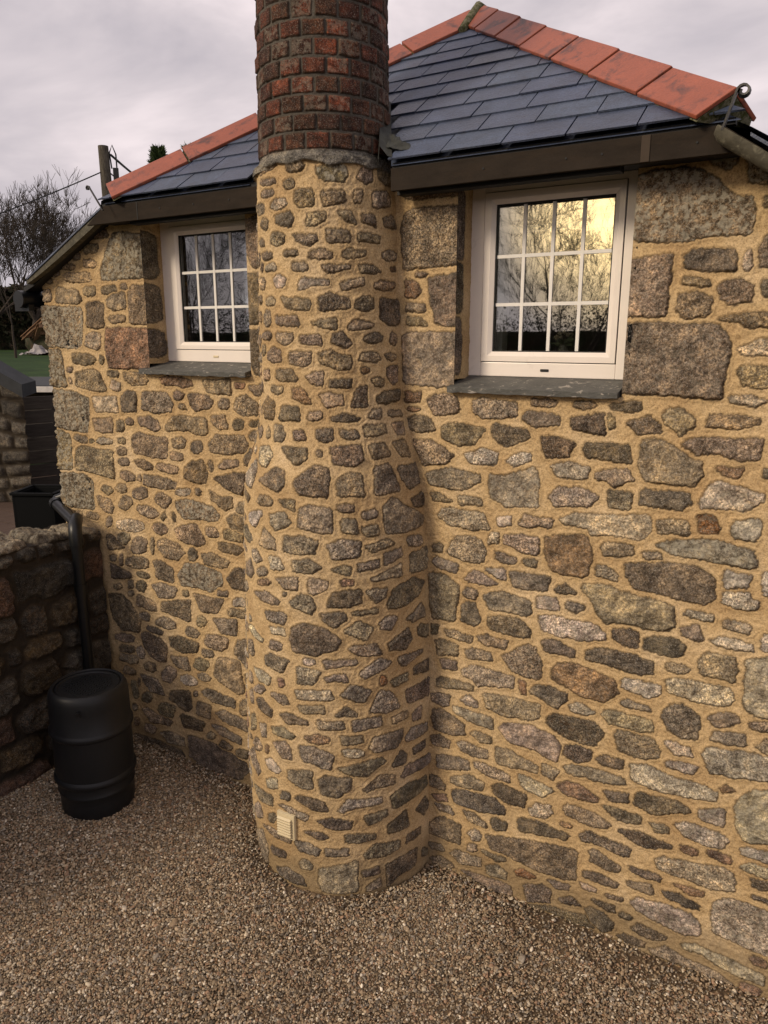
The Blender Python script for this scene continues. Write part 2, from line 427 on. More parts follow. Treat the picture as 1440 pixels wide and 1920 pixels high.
def glass_mat():
    m = bpy.data.materials.new('window_glass'); m.use_nodes = True; nt = m.node_tree; nt.nodes.clear()
    out = N(nt, 'ShaderNodeOutputMaterial'); tr = N(nt, 'ShaderNodeBsdfTransparent', inp={'Color': (.80, .82, .80, 1)})
    gl = N(nt, 'ShaderNodeBsdfGlossy', inp={'Color': (1, 1, 1, 1), 'Roughness': .015})
    fr = N(nt, 'ShaderNodeFresnel', inp={'IOR': 1.5})
    f = mth(nt, 'MULTIPLY_ADD', fr.outputs[0], 1.6, .125, clamp=True)
    co = objco(nt); nb = noise(nt, co, 3.0, 2, .5)
    bp = N(nt, 'ShaderNodeBump', inp={'Strength': .045, 'Distance': .01}); nt.links.new(nb, bp.inputs['Height'])
    nt.links.new(bp.outputs[0], gl.inputs['Normal'])
    mx_ = N(nt, 'ShaderNodeMixShader'); nt.links.new(f, mx_.inputs[0]); nt.links.new(tr.outputs[0], mx_.inputs[1]); nt.links.new(gl.outputs[0], mx_.inputs[2])
    nt.links.new(mx_.outputs[0], out.inputs['Surface']); return m
M_glass = glass_mat()
STONES_WALL="""N-3870,3493,-3913,3484,-4018,3484,-4062,3487,-4081,3515,-4039,3528,-3932,3527,-3886,3524
N-3971,3414,-4007,3401,-4090,3400,-4101,3407,-4101,3442,-4092,3448,-3996,3447,-3965,3442
N-4141,3388,-4149,3373,-4194,3365,-4212,3370,-4233,3397,-4219,3410,-4192,3420,-4155,3411
N-4019,3312,-4041,3312,-4116,3322,-4128,3333,-4112,3361,-4086,3362,-4023,3353,-3998,3339
N-4226,3308,-4242,3305,-4322,3316,-4340,3325,-4334,3348,-4306,3353,-4240,3342,-4205,3326
N-4364,3295,-4373,3286,-4408,3278,-4420,3276,-4429,3288,-4424,3297,-4389,3307,-4372,3309
N-4436,3242,-4450,3235,-4477,3230,-4493,3232,-4499,3242,-4492,3249,-4457,3258,-4442,3254
N-4060,3242,-4121,3231,-4259,3233,-4312,3246,-4332,3278,-4278,3289,-4097,3281,-4069,3274
N-4472,3129,-4491,3119,-4524,3115,-4544,3131,-4546,3166,-4519,3193,-4482,3194,-4466,3170
N-4413,3186,-4382,3213,-4305,3188,-4242,3192,-4193,3169,-4170,3119,-4213,3098,-4425,3114
N-4030,3156,-4053,3143,-4127,3147,-4147,3156,-4143,3187,-4119,3198,-4061,3201,-4029,3194
N-3830,3175,-3854,3162,-3930,3150,-3966,3159,-3969,3182,-3956,3191,-3869,3202,-3837,3200
N-3736,3184,-3753,3177,-3778,3174,-3796,3180,-3794,3199,-3786,3204,-3750,3205,-3742,3201
N-3930,3119,-3860,3154,-3767,3157,-3767,3063,-3872,3054,-3930,3081
N-3782,2990,-3820,2979,-3881,2976,-3915,2986,-3930,3012,-3901,3022,-3811,3022,-3782,3015
D-4125,3102,-4030,3113,-3966,3093,-3968,2953,-4053,2942,-4146,2959
G-3840,3503,-3692,3496,-3580,3476,-3591,3238,-3964,3236,-3965,3289,-3913,3375
N-3688,3195,-3585,3187,-3593,2972,-3745,2973,-3733,3150
G-4563,3091,-4190,3076,-4173,3042,-4206,2843,-4271,2822,-4554,2835,-4578,2945
B-3960,2947,-3585,2943,-3595,2703,-3967,2700,-3983,2833
L-4153,2904,-4091,2921,-4016,2904,-4021,2838,-4055,2807,-4175,2843
G-4567,2817,-4428,2807,-4411,2679,-4391,2569,-4570,2566,-4580,2711
N-4115,2725,-4189,2717,-4284,2723,-4316,2736,-4313,2783,-4244,2791,-4146,2780,-4083,2758
N-4013,2739,-4029,2724,-4048,2726,-4052,2738,-4041,2765,-4032,2770,-4011,2771,-4007,2756
N-4326,2674,-4340,2668,-4373,2668,-4383,2675,-4376,2690,-4358,2700,-4330,2700,-4322,2694
N-4295,2659,-4122,2691,-4048,2665,-4003,2551,-4106,2553,-4308,2577
N-4345,2602,-4349,2591,-4361,2590,-4368,2595,-4370,2617,-4365,2627,-4356,2627,-4346,2615
N-3885,2651,-3910,2644,-3955,2645,-3983,2658,-3980,2678,-3942,2687,-3901,2686,-3879,2673
L-3872,2567,-3905,2559,-3945,2567,-3973,2584,-3948,2618,-3924,2619,-3875,2611,-3865,2599
N-3841,2676,-3675,2680,-3614,2633,-3644,2605,-3772,2603,-3825,2638
G-4569,2545,-4377,2540,-4188,2500,-4193,2407,-4225,2275,-4389,2277,-4557,2297,-4588,2399
L-4148,2508,-3914,2523,-3914,2421,-4134,2416
N-3876,2525,-3809,2564,-3737,2555,-3735,2436,-3875,2432
N-3677,2560,-3455,2563,-3416,2501,-3428,2452,-3552,2435,-3684,2455
N-4167,2367,-3973,2384,-3976,2292,-4082,2279,-4142,2293
N-3872,2308,-3888,2301,-3938,2301,-3942,2313,-3929,2361,-3900,2377,-3867,2377,-3858,2358
D-3780,2354,-3807,2343,-3835,2347,-3849,2359,-3845,2378,-3817,2390,-3788,2390,-3773,2378
N-3731,2397,-3641,2411,-3557,2391,-3538,2342,-3571,2324,-3719,2353
G-4595,2270,-4494,2270,-4414,2239,-4416,2005,-4606,1991,-4602,2139
N-4235,2208,-4280,2200,-4344,2207,-4380,2221,-4366,2245,-4337,2251,-4256,2243,-4234,2229
N-4168,2216,-4183,2208,-4206,2208,-4219,2211,-4217,2222,-4199,2229,-4184,2231,-4169,2222
L-4001,2211,-4023,2205,-4097,2199,-4147,2216,-4127,2237,-4105,2244,-4024,2247,-3988,2240
N-3870,2232,-3887,2223,-3929,2222,-3936,2231,-3936,2249,-3915,2260,-3875,2261,-3867,2255
N-3867,2160,-3890,2151,-3936,2148,-3962,2164,-3954,2183,-3926,2196,-3880,2197,-3854,2190
N-3854,2092,-3868,2086,-3926,2079,-3954,2085,-3951,2115,-3928,2124,-3869,2128,-3855,2122
N-4373,2138,-4293,2181,-4142,2162,-4001,2167,-3996,2068,-4003,1978,-4226,2004,-4388,2008
N-3803,2269,-3741,2307,-3638,2291,-3478,2286,-3501,2168,-3549,2155,-3773,2168,-3800,2218
N-3624,2080,-3687,2067,-3770,2081,-3785,2095,-3792,2117,-3749,2129,-3671,2124,-3621,2101
G-4611,1962,-4321,1983,-4226,1943,-4235,1744,-4501,1732,-4604,1758
N-3818,1986,-3877,1975,-3924,1989,-3944,2013,-3929,2037,-3888,2041,-3828,2034,-3792,2004
N-3738,1991,-3753,1984,-3780,1991,-3785,1997,-3775,2017,-3755,2026,-3733,2024,-3723,2012
N-4050,1873,-4076,1866,-4120,1878,-4143,1893,-4120,1917,-4105,1921,-4041,1910,-4025,1894
N-3891,1901,-3931,1893,-3979,1902,-3996,1919,-3971,1942,-3944,1948,-3904,1947,-3883,1925
N-3695,1896,-3706,1886,-3779,1865,-3829,1871,-3834,1912,-3799,1937,-3711,1952,-3698,1947
N-4194,1842,-4061,1833,-4031,1787,-4046,1736,-4126,1739,-4184,1781
N-3888,1790,-3924,1776,-3970,1790,-3983,1804,-3936,1866,-3914,1873,-3854,1865,-3843,1837
N-3636,1761,-3691,1754,-3760,1769,-3813,1798,-3785,1821,-3715,1834,-3648,1815,-3600,1792
N-4481,1676,-4527,1649,-4587,1645,-4616,1661,-4593,1705,-4565,1716,-4510,1726,-4480,1701
N-4382,1678,-4398,1669,-4433,1663,-4452,1675,-4441,1703,-4428,1712,-4390,1720,-4372,1706
N-4208,1681,-4245,1671,-4294,1675,-4320,1683,-4308,1713,-4265,1722,-4205,1717,-4193,1702
N-4073,1658,-4085,1646,-4114,1638,-4130,1655,-4118,1692,-4094,1706,-4071,1707,-4064,1697
N-3527,1845,-3546,1837,-3625,1861,-3640,1886,-3612,1920,-3575,1931,-3492,1911,-3481,1892
D-3481,1756,-3515,1739,-3565,1749,-3591,1764,-3568,1798,-3540,1816,-3485,1805,-3462,1794
B-3244,2613,-3309,2605,-3466,2611,-3495,2620,-3506,2649,-3435,2662,-3306,2656,-3249,2646
N-3163,2636,-3127,2652,-2948,2660,-2940,2575,-3022,2575,-3132,2581
B-2841,2622,-2856,2611,-2905,2611,-2912,2616,-2913,2635,-2896,2642,-2846,2642,-2836,2638
N-2808,2622,-2702,2641,-2708,2577,-2750,2575
D-3323,2546,-3341,2529,-3384,2526,-3409,2541,-3405,2562,-3379,2574,-3347,2577,-3314,2560
N-3305,2476,-3327,2469,-3353,2472,-3366,2481,-3365,2493,-3349,2497,-3318,2496,-3305,2485
N-3285,2559,-3240,2571,-3120,2555,-3084,2521,-3104,2494,-3227,2465,-3261,2492
N-2977,2499,-2988,2490,-3030,2493,-3040,2500,-3043,2529,-3023,2544,-2978,2542,-2963,2524
N-2925,2503,-2888,2560,-2821,2573,-2746,2521,-2755,2466,-2860,2461,-2919,2483
N-3490,2362,-3415,2426,-3318,2428,-3144,2425,-3137,2336,-3181,2322,-3310,2346,-3485,2329
N-3101,2443,-2996,2453,-2977,2377,-3057,2372,-3097,2401
D-2860,2391,-2881,2375,-2921,2376,-2941,2395,-2933,2416,-2905,2434,-2872,2431,-2853,2422
N-2729,2416,-2749,2406,-2789,2402,-2810,2404,-2804,2423,-2793,2430,-2744,2435,-2732,2428
N-3328,2252,-3351,2232,-3436,2232,-3442,2243,-3439,2278,-3418,2292,-3355,2300,-3321,2286
D-3189,2235,-3212,2214,-3257,2211,-3286,2229,-3278,2273,-3257,2282,-3201,2285,-3187,2275
N-2748,2330,-2762,2319,-2808,2322,-2822,2338,-2809,2365,-2784,2378,-2756,2372,-2733,2358
N-3134,2272,-3074,2330,-2861,2339,-2830,2295,-2846,2248,-3011,2219,-3123,2231
N-3357,2161,-3392,2151,-3447,2152,-3470,2161,-3468,2186,-3437,2200,-3371,2194,-3356,2188
D-3345,2114,-3281,2158,-3193,2169,-3154,2099,-3173,2037,-3248,2022,-3351,2047
N-3113,2127,-3126,2112,-3142,2115,-3148,2122,-3146,2161,-3137,2175,-3119,2178,-3112,2167
N-2911,2163,-2950,2147,-3015,2135,-3063,2143,-3053,2162,-3023,2184,-2937,2195,-2907,2188
N-2810,2198,-2838,2171,-2856,2179,-2865,2194,-2841,2248,-2814,2269,-2790,2256,-2792,2232
N-3410,2079,-3456,2065,-3564,2076,-3594,2089,-3575,2113,-3534,2122,-3452,2118,-3401,2100
D-3113,2071,-2949,2113,-2863,2121,-2856,2064,-2888,1992,-3024,2020
N-3739,2027,-3616,2039,-3430,2012,-3442,1971,-3569,1955,-3721,1965
L-3318,1957,-3355,1941,-3390,1936,-3441,1941,-3440,1957,-3398,1976,-3341,1986,-3305,1980
N-3229,1956,-3236,1951,-3263,1949,-3271,1957,-3267,1979,-3257,1989,-3237,1989,-3223,1977
N-3155,1990,-3064,1962,-2972,1967,-2976,1907,-3027,1882,-3145,1936
G-3449,1885,-3347,1913,-3141,1893,-3071,1851,-3103,1809,-3373,1785,-3438,1835
N-2876,1885,-2894,1873,-2942,1884,-2946,1902,-2916,1940,-2896,1948,-2860,1945,-2852,1916
D-3467,1756,-3485,1745,-3553,1751,-3558,1764,-3544,1805,-3514,1815,-3460,1813,-3446,1791
N-3023,1836,-2957,1866,-2878,1859,-2901,1759,-2985,1764
L-3750,1670,-3848,1638,-3968,1632,-4012,1649,-4011,1693,-3935,1710,-3802,1721,-3748,1703
N-3548,1673,-3606,1654,-3640,1656,-3675,1681,-3652,1717,-3606,1728,-3558,1722,-3535,1704
N-3475,1706,-3408,1736,-3273,1761,-3206,1657,-3265,1623,-3379,1632,-3445,1651
N-3098,1714,-3140,1697,-3176,1695,-3201,1708,-3197,1746,-3180,1760,-3120,1761,-3096,1742
N-3058,1748,-3025,1766,-2894,1757,-2902,1697,-3047,1708
D-4128,1570,-4081,1585,-3958,1509,-4123,1476
N-3943,1539,-3979,1535,-4022,1556,-4021,1587,-3984,1614,-3941,1628,-3905,1615,-3899,1585
N-3755,1521,-3791,1497,-3872,1485,-3901,1504,-3880,1571,-3832,1604,-3766,1608,-3732,1590
N-3674,1540,-3685,1511,-3700,1502,-3709,1542,-3701,1594,-3693,1617,-3675,1617,-3670,1586
N-3641,1594,-3576,1633,-3449,1607,-3394,1564,-3459,1502,-3578,1506,-3635,1549
N-3288,1545,-3313,1526,-3351,1517,-3369,1533,-3361,1575,-3341,1595,-3307,1603,-3291,1589
N-2927,1628,-2953,1618,-3051,1619,-3100,1634,-3101,1669,-3054,1680,-2960,1678,-2906,1653
N-4054,1415,-4064,1408,-4099,1399,-4117,1404,-4116,1430,-4093,1444,-4063,1447,-4051,1443
D-3987,1404,-3993,1383,-4018,1378,-4023,1397,-4019,1431,-4009,1453,-3987,1464,-3981,1441
N-3742,1412,-3786,1397,-3898,1381,-3964,1391,-3944,1439,-3875,1463,-3780,1469,-3734,1458
N-3691,1458,-3622,1472,-3505,1435,-3513,1339,-3666,1347
N-3264,1576,-3155,1593,-3011,1566,-3042,1519,-3226,1510
D-4119,1377,-4074,1373,-3923,1334,-3915,1308,-4121,1269
N-3756,1329,-3792,1323,-3850,1335,-3863,1348,-3848,1367,-3817,1369,-3765,1363,-3735,1349
G-3468,1396,-3401,1489,-3293,1506,-3089,1482,-3086,1404,-3192,1341,-3315,1348,-3444,1332
D-3041,1454,-2969,1530,-2881,1531,-2889,1396,-3004,1396
N-4034,1212,-4055,1199,-4086,1194,-4108,1204,-4106,1219,-4088,1231,-4037,1239,-4022,1233
N-3904,1240,-3913,1231,-3948,1225,-3960,1234,-3957,1267,-3949,1281,-3909,1294,-3898,1285
D-3773,1262,-3804,1229,-3843,1226,-3875,1245,-3869,1275,-3843,1296,-3805,1306,-3774,1291
N-3724,1290,-3637,1321,-3476,1304,-3523,1234,-3658,1217
N-3901,1194,-3921,1176,-3946,1173,-3957,1181,-3957,1200,-3937,1212,-3916,1213,-3900,1211
N-3383,1281,-3397,1270,-3421,1263,-3436,1271,-3434,1295,-3427,1299,-3389,1308,-3381,1301
N-3339,1299,-3176,1299,-3078,1311,-3146,1202,-3280,1190
N-3045,1341,-3066,1331,-3117,1327,-3128,1329,-3125,1351,-3105,1359,-3056,1365,-3043,1360
L-2908,1308,-2930,1291,-2988,1279,-3004,1290,-3004,1317,-2976,1338,-2924,1343,-2906,1335
N-3881,1175,-3852,1197,-3705,1169,-3690,1109,-3765,1102,-3882,1119
D-3635,1190,-3372,1248,-3390,1096,-3646,1125
D-4171,1146,-4021,1165,-3948,1123,-3856,1012,-3882,925,-4053,897,-4147,977
N-3770,1031,-3792,1020,-3851,1017,-3873,1033,-3858,1060,-3829,1072,-3777,1074,-3761,1060
N-3187,1156,-2980,1199,-2992,1086,-3117,1074
N-3265,1098,-3295,1076,-3328,1088,-3334,1117,-3318,1143,-3284,1159,-3250,1150,-3243,1130
N-2910,1222,-2932,1214,-3026,1210,-3047,1220,-3043,1251,-3011,1260,-2912,1262,-2885,1254
N-3524,1021,-3596,1002,-3692,1009,-3713,1018,-3711,1046,-3631,1077,-3563,1075,-3520,1059
D-3660,948,-3700,944,-3771,949,-3804,960,-3792,983,-3742,990,-3667,981,-3643,971
N-3326,1002,-3355,990,-3423,995,-3439,1015,-3417,1053,-3392,1064,-3337,1055,-3305,1037
D-3872,911,-3826,933,-3677,921,-3624,877,-3635,758,-3759,749,-3850,818
N-3946,839,-3991,821,-4079,807,-4135,819,-4138,843,-4061,872,-3962,880,-3933,870
D-3953,754,-3983,740,-4071,727,-4105,731,-4109,760,-4059,785,-3985,797,-3932,788
D-3597,939,-3496,977,-3327,959,-3342,894,-3465,865,-3586,885
N-3076,983,-3122,961,-3208,951,-3273,974,-3248,1033,-3192,1046,-3100,1051,-3064,1040
N-2980,1059,-2907,1075,-2909,874,-2978,933,-3022,960
N-3205,892,-3248,879,-3281,877,-3304,893,-3296,923,-3258,935,-3212,935,-3193,921
L-3844,766,-3858,734,-3894,722,-3912,740,-3923,772,-3908,797,-3874,815,-3854,807
N-3937,676,-3983,662,-4090,659,-4114,667,-4089,711,-4048,725,-3931,730,-3911,709
N-3593,810,-3437,839,-3414,745,-3537,743
N-3277,777,-3300,774,-3380,784,-3381,794,-3357,844,-3322,863,-3245,851,-3240,831
N-3209,776,-3148,907,-2979,924,-2945,712,-3002,690,-3169,740
N-3746,666,-3781,647,-3853,653,-3859,673,-3840,703,-3814,717,-3747,714,-3739,688
N-3595,629,-3622,613,-3684,616,-3689,661,-3646,710,-3607,733,-3542,718,-3543,692
N-3964,583,-4006,569,-4069,568,-4081,583,-4061,617,-4033,627,-3973,624,-3951,607
N-3918,596,-3740,611,-3675,504,-3818,491
N-3241,717,-3277,708,-3329,713,-3349,723,-3340,749,-3293,759,-3245,754,-3234,740
L-3372,652,-3427,640,-3487,640,-3509,657,-3511,682,-3452,705,-3384,703,-3357,687
N-2884,813,-2894,791,-2920,786,-2933,801,-2932,832,-2919,846,-2891,854,-2881,844
N-3939,450,-3956,415,-3984,394,-4004,429,-4011,489,-3999,528,-3970,535,-3947,513
N-3917,522,-3925,504,-3937,503,-3944,511,-3939,538,-3931,560,-3918,562,-3912,550
N-3829,413,-3857,397,-3910,397,-3915,416,-3887,461,-3847,484,-3801,478,-3804,457
D-3618,543,-3427,598,-3416,475,-3471,435,-3635,481
N-3363,585,-3371,578,-3386,572,-3391,578,-3394,592,-3385,603,-3368,610,-3360,604
N-3324,621,-3272,658,-3024,638,-3041,582,-3219,569
N-3366,537,-3246,538,-3264,437,-3378,445
N-2916,598,-2936,561,-2978,546,-2993,571,-2989,621,-2966,656,-2926,666,-2915,642
N-3611,355,-3678,335,-3736,350,-3760,370,-3713,431,-3671,449,-3583,437,-3581,408
N-3914,329,-3854,358,-3768,335,-3618,318,-3643,282,-3843,254
D-3549,380,-3505,405,-3306,400,-3337,326,-3513,307
N-3210,500,-3135,537,-2911,514,-2919,449,-3140,456
N-3973,315,-3990,301,-4005,296,-4020,306,-4017,330,-4008,343,-3977,351,-3969,342
B-3957,205,-3968,190,-4006,178,-4015,195,-4011,219,-3997,238,-3960,248,-3954,239
N-3261,401,-3162,418,-2983,383,-2995,332,-3166,352
N-3231,308,-3255,295,-3289,292,-3303,305,-3289,331,-3261,345,-3232,344,-3224,330
N-3807,180,-3838,165,-3897,171,-3909,180,-3893,223,-3858,235,-3796,225,-3787,215
N-3749,195,-3647,234,-3521,221,-3521,162,-3678,139
D-4019,106,-3789,131,-3551,118,-3513,71,-3730,54,-4027,32
D-3476,260,-3251,269,-2965,213,-2939,157,-3030,62,-3367,66,-3467,111
N-3101,255,-3132,246,-3179,255,-3195,270,-3166,313,-3137,315,-3095,307,-3071,289
N-2944,249,-2977,238,-3028,234,-3043,257,-3033,281,-2995,301,-2942,303,-2936,288
N-1810,3454,-1769,3475,-1547,3467,-1533,3452,-1532,3214,-1814,3207,-1828,3377
B-1808,3156,-1742,3144,-1720,3103,-1747,3076,-1804,3082
N-1804,3049,-1699,3042,-1695,3011,-1801,3016
N-1797,2985,-1728,2986,-1677,2950,-1794,2951
N-1685,3173,-1699,3168,-1737,3170,-1746,3173,-1744,3186,-1732,3188,-1694,3186,-1681,3181
N-1677,3162,-1546,3181,-1537,2944,-1638,2955,-1657,3031,-1679,3092
N-1818,2912,-1528,2917,-1527,2674,-1615,2664,-1814,2670
N-1811,3551,-1747,3560,-1549,3541,-1537,3508,-1660,3514,-1805,3522
G-730,3502,-694,3526,-580,3524,-519,3512,-457,3471,-410,3420,-340,3395,-322,3332,-327,3274,-454,3274,-573,3261,-639,3261,-729,3271,-745,3289,-748,3356,-738,3445
G-499,3547,-398,3545,-402,3526,-432,3501,-470,3526
G-365,3530,-331,3523,-293,3474,-293,3440,-346,3452
N-751,3196,-597,3215,-603,3105,-607,2981,-658,2973,-746,2988,-755,3045,-752,3153
D-551,3203,-528,3222,-379,3218,-367,3177,-367,3139,-547,3155
L-313,3157,-318,3140,-333,3137,-340,3161,-341,3199,-334,3209,-325,3208,-319,3197
N-288,3220,-263,3258,-247,3148,-285,3153
N-420,3086,-390,3102,-348,3104,-304,3083,-309,3026,-374,3015,-412,3045
N-456,3091,-483,3085,-539,3093,-553,3102,-548,3119,-525,3119,-483,3115,-463,3109
N-563,3053,-502,3064,-441,3042,-450,2979,-539,2974,-566,2998
N-244,3060,-249,3043,-260,3045,-269,3063,-272,3082,-266,3102,-255,3102,-247,3085
N-271,3371,-274,3363,-288,3364,-295,3373,-295,3390,-293,3393,-279,3392,-273,3384
N-748,2951,-562,2949,-410,2944,-356,2872,-367,2745,-375,2658,-461,2657,-563,2664,-745,2664,-753,2780
N-412,2965,-347,2976,-301,2986,-219,2987,-217,2934,-300,2933,-341,2956
L-332,2856,-282,2873,-264,2885,-208,2885,-206,2832,-308,2825
N-325,2759,-312,2785,-197,2785,-188,2708,-292,2713
L-343,2668,-265,2676,-209,2653,-249,2636,-333,2643
D-801,2612,-720,2632,-674,2627,-672,2600,-726,2590,-781,2594
D-727,2546,-639,2574,-596,2540,-589,2508,-682,2497
N-591,2581,-558,2606,-507,2608,-461,2570,-463,2543,-514,2497,-534,2525,-575,2550
N-419,2546,-401,2596,-221,2588,-223,2571,-287,2545,-375,2542
B-1801,2631,-1710,2634,-1718,2584,-1797,2584
B-1722,2547,-1740,2542,-1769,2540,-1786,2543,-1788,2549,-1772,2554,-1744,2555,-1725,2552
N-1681,2593,-1642,2626,-1531,2627,-1499,2573,-1521,2536,-1640,2523
N-1442,2603,-1387,2619,-1226,2606,-1223,2539,-1384,2527,-1433,2555
N-1040,2597,-1069,2593,-1133,2596,-1150,2600,-1151,2618,-1140,2625,-1055,2621,-1034,2617
N-859,2605,-875,2596,-924,2594,-955,2599,-956,2612,-937,2621,-880,2624,-867,2615
N-1195,2534,-1175,2571,-1023,2556,-1021,2517,-1123,2498
D-973,2552,-880,2564,-823,2577,-807,2482,-960,2501
N-776,2520,-784,2509,-798,2507,-805,2530,-806,2555,-801,2573,-791,2577,-780,2555
N-1792,2500,-1738,2521,-1664,2507,-1630,2452,-1728,2438,-1787,2456
N-1599,2468,-1559,2488,-1371,2479,-1425,2402,-1502,2389,-1594,2418
D-1337,2477,-1316,2499,-1164,2482,-1155,2448,-1275,2399,-1321,2437
D-1100,2459,-1052,2466,-943,2437,-966,2376,-1068,2367
N-1761,2392,-1654,2403,-1613,2381,-1532,2336,-1563,2297,-1701,2274
L-1474,2348,-1379,2380,-1300,2362,-1316,2308,-1437,2305
L-1261,2330,-1202,2377,-1134,2372,-1150,2340,-1221,2313
N-1684,2234,-1562,2272,-1390,2255,-1389,2219,-1473,2171,-1544,2174,-1650,2178
L-1341,2260,-1270,2260,-1128,2311,-1102,2290,-1097,2131,-1242,2117,-1337,2153
L-1045,2329,-951,2354,-868,2331,-881,2284,-1015,2281
N-1650,2140,-1608,2145,-1531,2105,-1641,2104
N-1503,2142,-1386,2140,-1377,2108,-1494,2102
N-1051,2192,-1012,2233,-885,2240,-827,2210,-854,2166,-1028,2149
L-1606,2025,-1582,2073,-1368,2069,-1335,2000,-1412,1982,-1548,1990
L-1292,2064,-1229,2072,-1223,2030,-1286,2018
N-1187,2034,-1160,2091,-1017,2078,-1030,2048,-1150,2032
L-1538,1937,-1545,1931,-1575,1926,-1582,1935,-1583,1956,-1568,1967,-1545,1969,-1538,1959
N-1623,1944,-1628,1931,-1643,1927,-1648,1934,-1653,1966,-1649,1973,-1634,1977,-1628,1970
L-990,2085,-931,2124,-760,2133,-604,2152,-594,2095,-628,2043,-754,2043,-847,2039,-861,2065,-971,2069
N-495,2469,-469,2490,-206,2511,-213,2427,-269,2418,-339,2433,-369,2441,-443,2429
D-913,2415,-891,2446,-709,2448,-696,2375,-743,2373,-789,2378,-887,2382
N-667,2428,-657,2472,-593,2476,-528,2456,-467,2411,-420,2399,-410,2344,-442,2302,-535,2296,-638,2302,-660,2372
N-842,2315,-757,2340,-713,2341,-682,2301,-758,2264,-799,2286,-834,2286
B-363,2382,-257,2391,-277,2355,-331,2355
D-169,2365,-174,2359,-186,2359,-193,2364,-194,2388,-192,2393,-176,2397,-172,2387
N-789,2219,-780,2250,-686,2242,-683,2172,-780,2172
D-650,2246,-629,2263,-454,2268,-440,2224,-474,2195,-646,2194
L-415,2238,-368,2321,-343,2329,-180,2287,-182,2265,-230,2224,-402,2209
N-572,2133,-522,2148,-446,2152,-441,2090,-560,2082
R-410,2177,-349,2179,-322,2132,-328,2114,-404,2109
L-282,2132,-269,2172,-183,2189,-173,2136,-193,2100,-277,2110
N-796,1982,-780,2009,-659,2008,-652,1979,-718,1954,-788,1952
N-542,1972,-560,1964,-598,1965,-614,1971,-619,1988,-600,1992,-555,1992,-542,1985
G-567,2028,-525,2049,-385,2078,-284,2075,-194,2061,-175,1996,-201,1984,-301,1993,-429,1993,-510,2007
N-817,1898,-791,1905,-718,1877,-722,1842,-811,1849
D-693,1927,-560,1952,-384,1956,-324,1914,-316,1840,-349,1798,-466,1806,-549,1815,-640,1823,-678,1871
L-297,1930,-282,1959,-185,1950,-202,1901,-280,1887
N-1622,1930,-1628,1922,-1648,1919,-1654,1930,-1653,1959,-1649,1970,-1627,1979,-1622,1964
L-1538,1943,-1552,1929,-1571,1926,-1580,1934,-1580,1953,-1572,1965,-1553,1967,-1541,1962
N-1550,1849,-1515,1930,-1415,1950,-1379,1935,-1342,1880,-1355,1831,-1411,1812,-1512,1827
L-1325,1980,-1284,1982,-1286,1929,-1341,1928
N-1257,1979,-1099,1988,-1079,1920,-1101,1904,-1187,1914,-1255,1933
B-1061,1994,-980,2015,-889,2027,-852,2017,-839,1951,-847,1849,-882,1830,-1008,1835,-1050,1918
N-1581,1855,-1590,1847,-1624,1840,-1631,1846,-1633,1869,-1620,1883,-1591,1889,-1579,1883
N-1298,1887,-1189,1874,-1191,1847,-1258,1840,-1296,1854
N-1096,1844,-1107,1838,-1139,1840,-1155,1857,-1149,1875,-1131,1882,-1104,1880,-1087,1870
N-1631,1787,-1609,1815,-1489,1785,-1511,1747,-1623,1764
N-1657,1722,-1577,1729,-1487,1684,-1495,1577,-1512,1487,-1633,1481,-1651,1598
L-1346,1792,-1250,1811,-1238,1752,-1276,1756
N-1462,1724,-1403,1775,-1367,1768,-1278,1725,-1330,1709,-1429,1712
N-1219,1799,-1064,1806,-1022,1800,-1031,1742,-1139,1726,-1200,1736
D-997,1758,-955,1792,-896,1748,-983,1741
N-1396,1627,-1415,1625,-1449,1626,-1465,1642,-1451,1672,-1438,1679,-1397,1669,-1385,1655
N-1356,1656,-1246,1693,-1110,1671,-1100,1613,-1132,1589,-1255,1595,-1326,1596
N-1462,1583,-1441,1601,-1394,1603,-1366,1517,-1394,1487,-1471,1499
L-1078,1704,-988,1717,-969,1655,-1075,1644
N-863,1673,-886,1656,-924,1661,-941,1671,-934,1699,-928,1706,-881,1706,-855,1690
N-1331,1546,-1282,1562,-1158,1567,-1099,1524,-1107,1485,-1195,1476,-1315,1493
L-1066,1599,-1015,1620,-875,1615,-801,1614,-751,1586,-755,1552,-833,1532,-946,1524,-1050,1542
N-1637,1447,-1602,1447,-1601,1403,-1632,1389
N-1560,1434,-1503,1438,-1403,1424,-1413,1389,-1540,1401
N-1378,1437,-1321,1453,-1215,1441,-1227,1403,-1340,1395
N-1612,1356,-1555,1376,-1482,1363,-1481,1308,-1599,1284
D-1047,1481,-983,1502,-879,1468,-883,1434,-1032,1437
N-1441,1339,-1404,1359,-1296,1362,-1288,1328,-1417,1301
N-1246,1359,-1205,1383,-1112,1449,-1079,1447,-1042,1372,-1039,1311,-1057,1278,-1180,1290
N-1579,1263,-1488,1277,-1490,1221,-1574,1212
N-873,1774,-862,1799,-749,1815,-689,1795,-546,1778,-474,1768,-464,1684,-486,1655,-592,1645,-661,1653,-761,1638,-800,1679,-827,1725
L-284,1822,-280,1864,-194,1877,-182,1853,-150,1848,-158,1809,-242,1804
L-431,1746,-414,1764,-314,1757,-316,1730,-363,1727
N-441,1677,-371,1704,-337,1644,-360,1633,-425,1650
L-165,1710,-184,1705,-247,1707,-269,1717,-269,1743,-254,1751,-187,1747,-169,1736
D-717,1612,-648,1627,-609,1616,-604,1551,-653,1546,-714,1565
D-583,1603,-456,1631,-411,1604,-422,1548,-499,1540,-579,1553
L-311,1644,-280,1672,-152,1662,-147,1631,-214,1630,-292,1636
D-833,1482,-758,1509,-627,1510,-536,1487,-532,1436,-592,1422,-699,1435,-821,1435
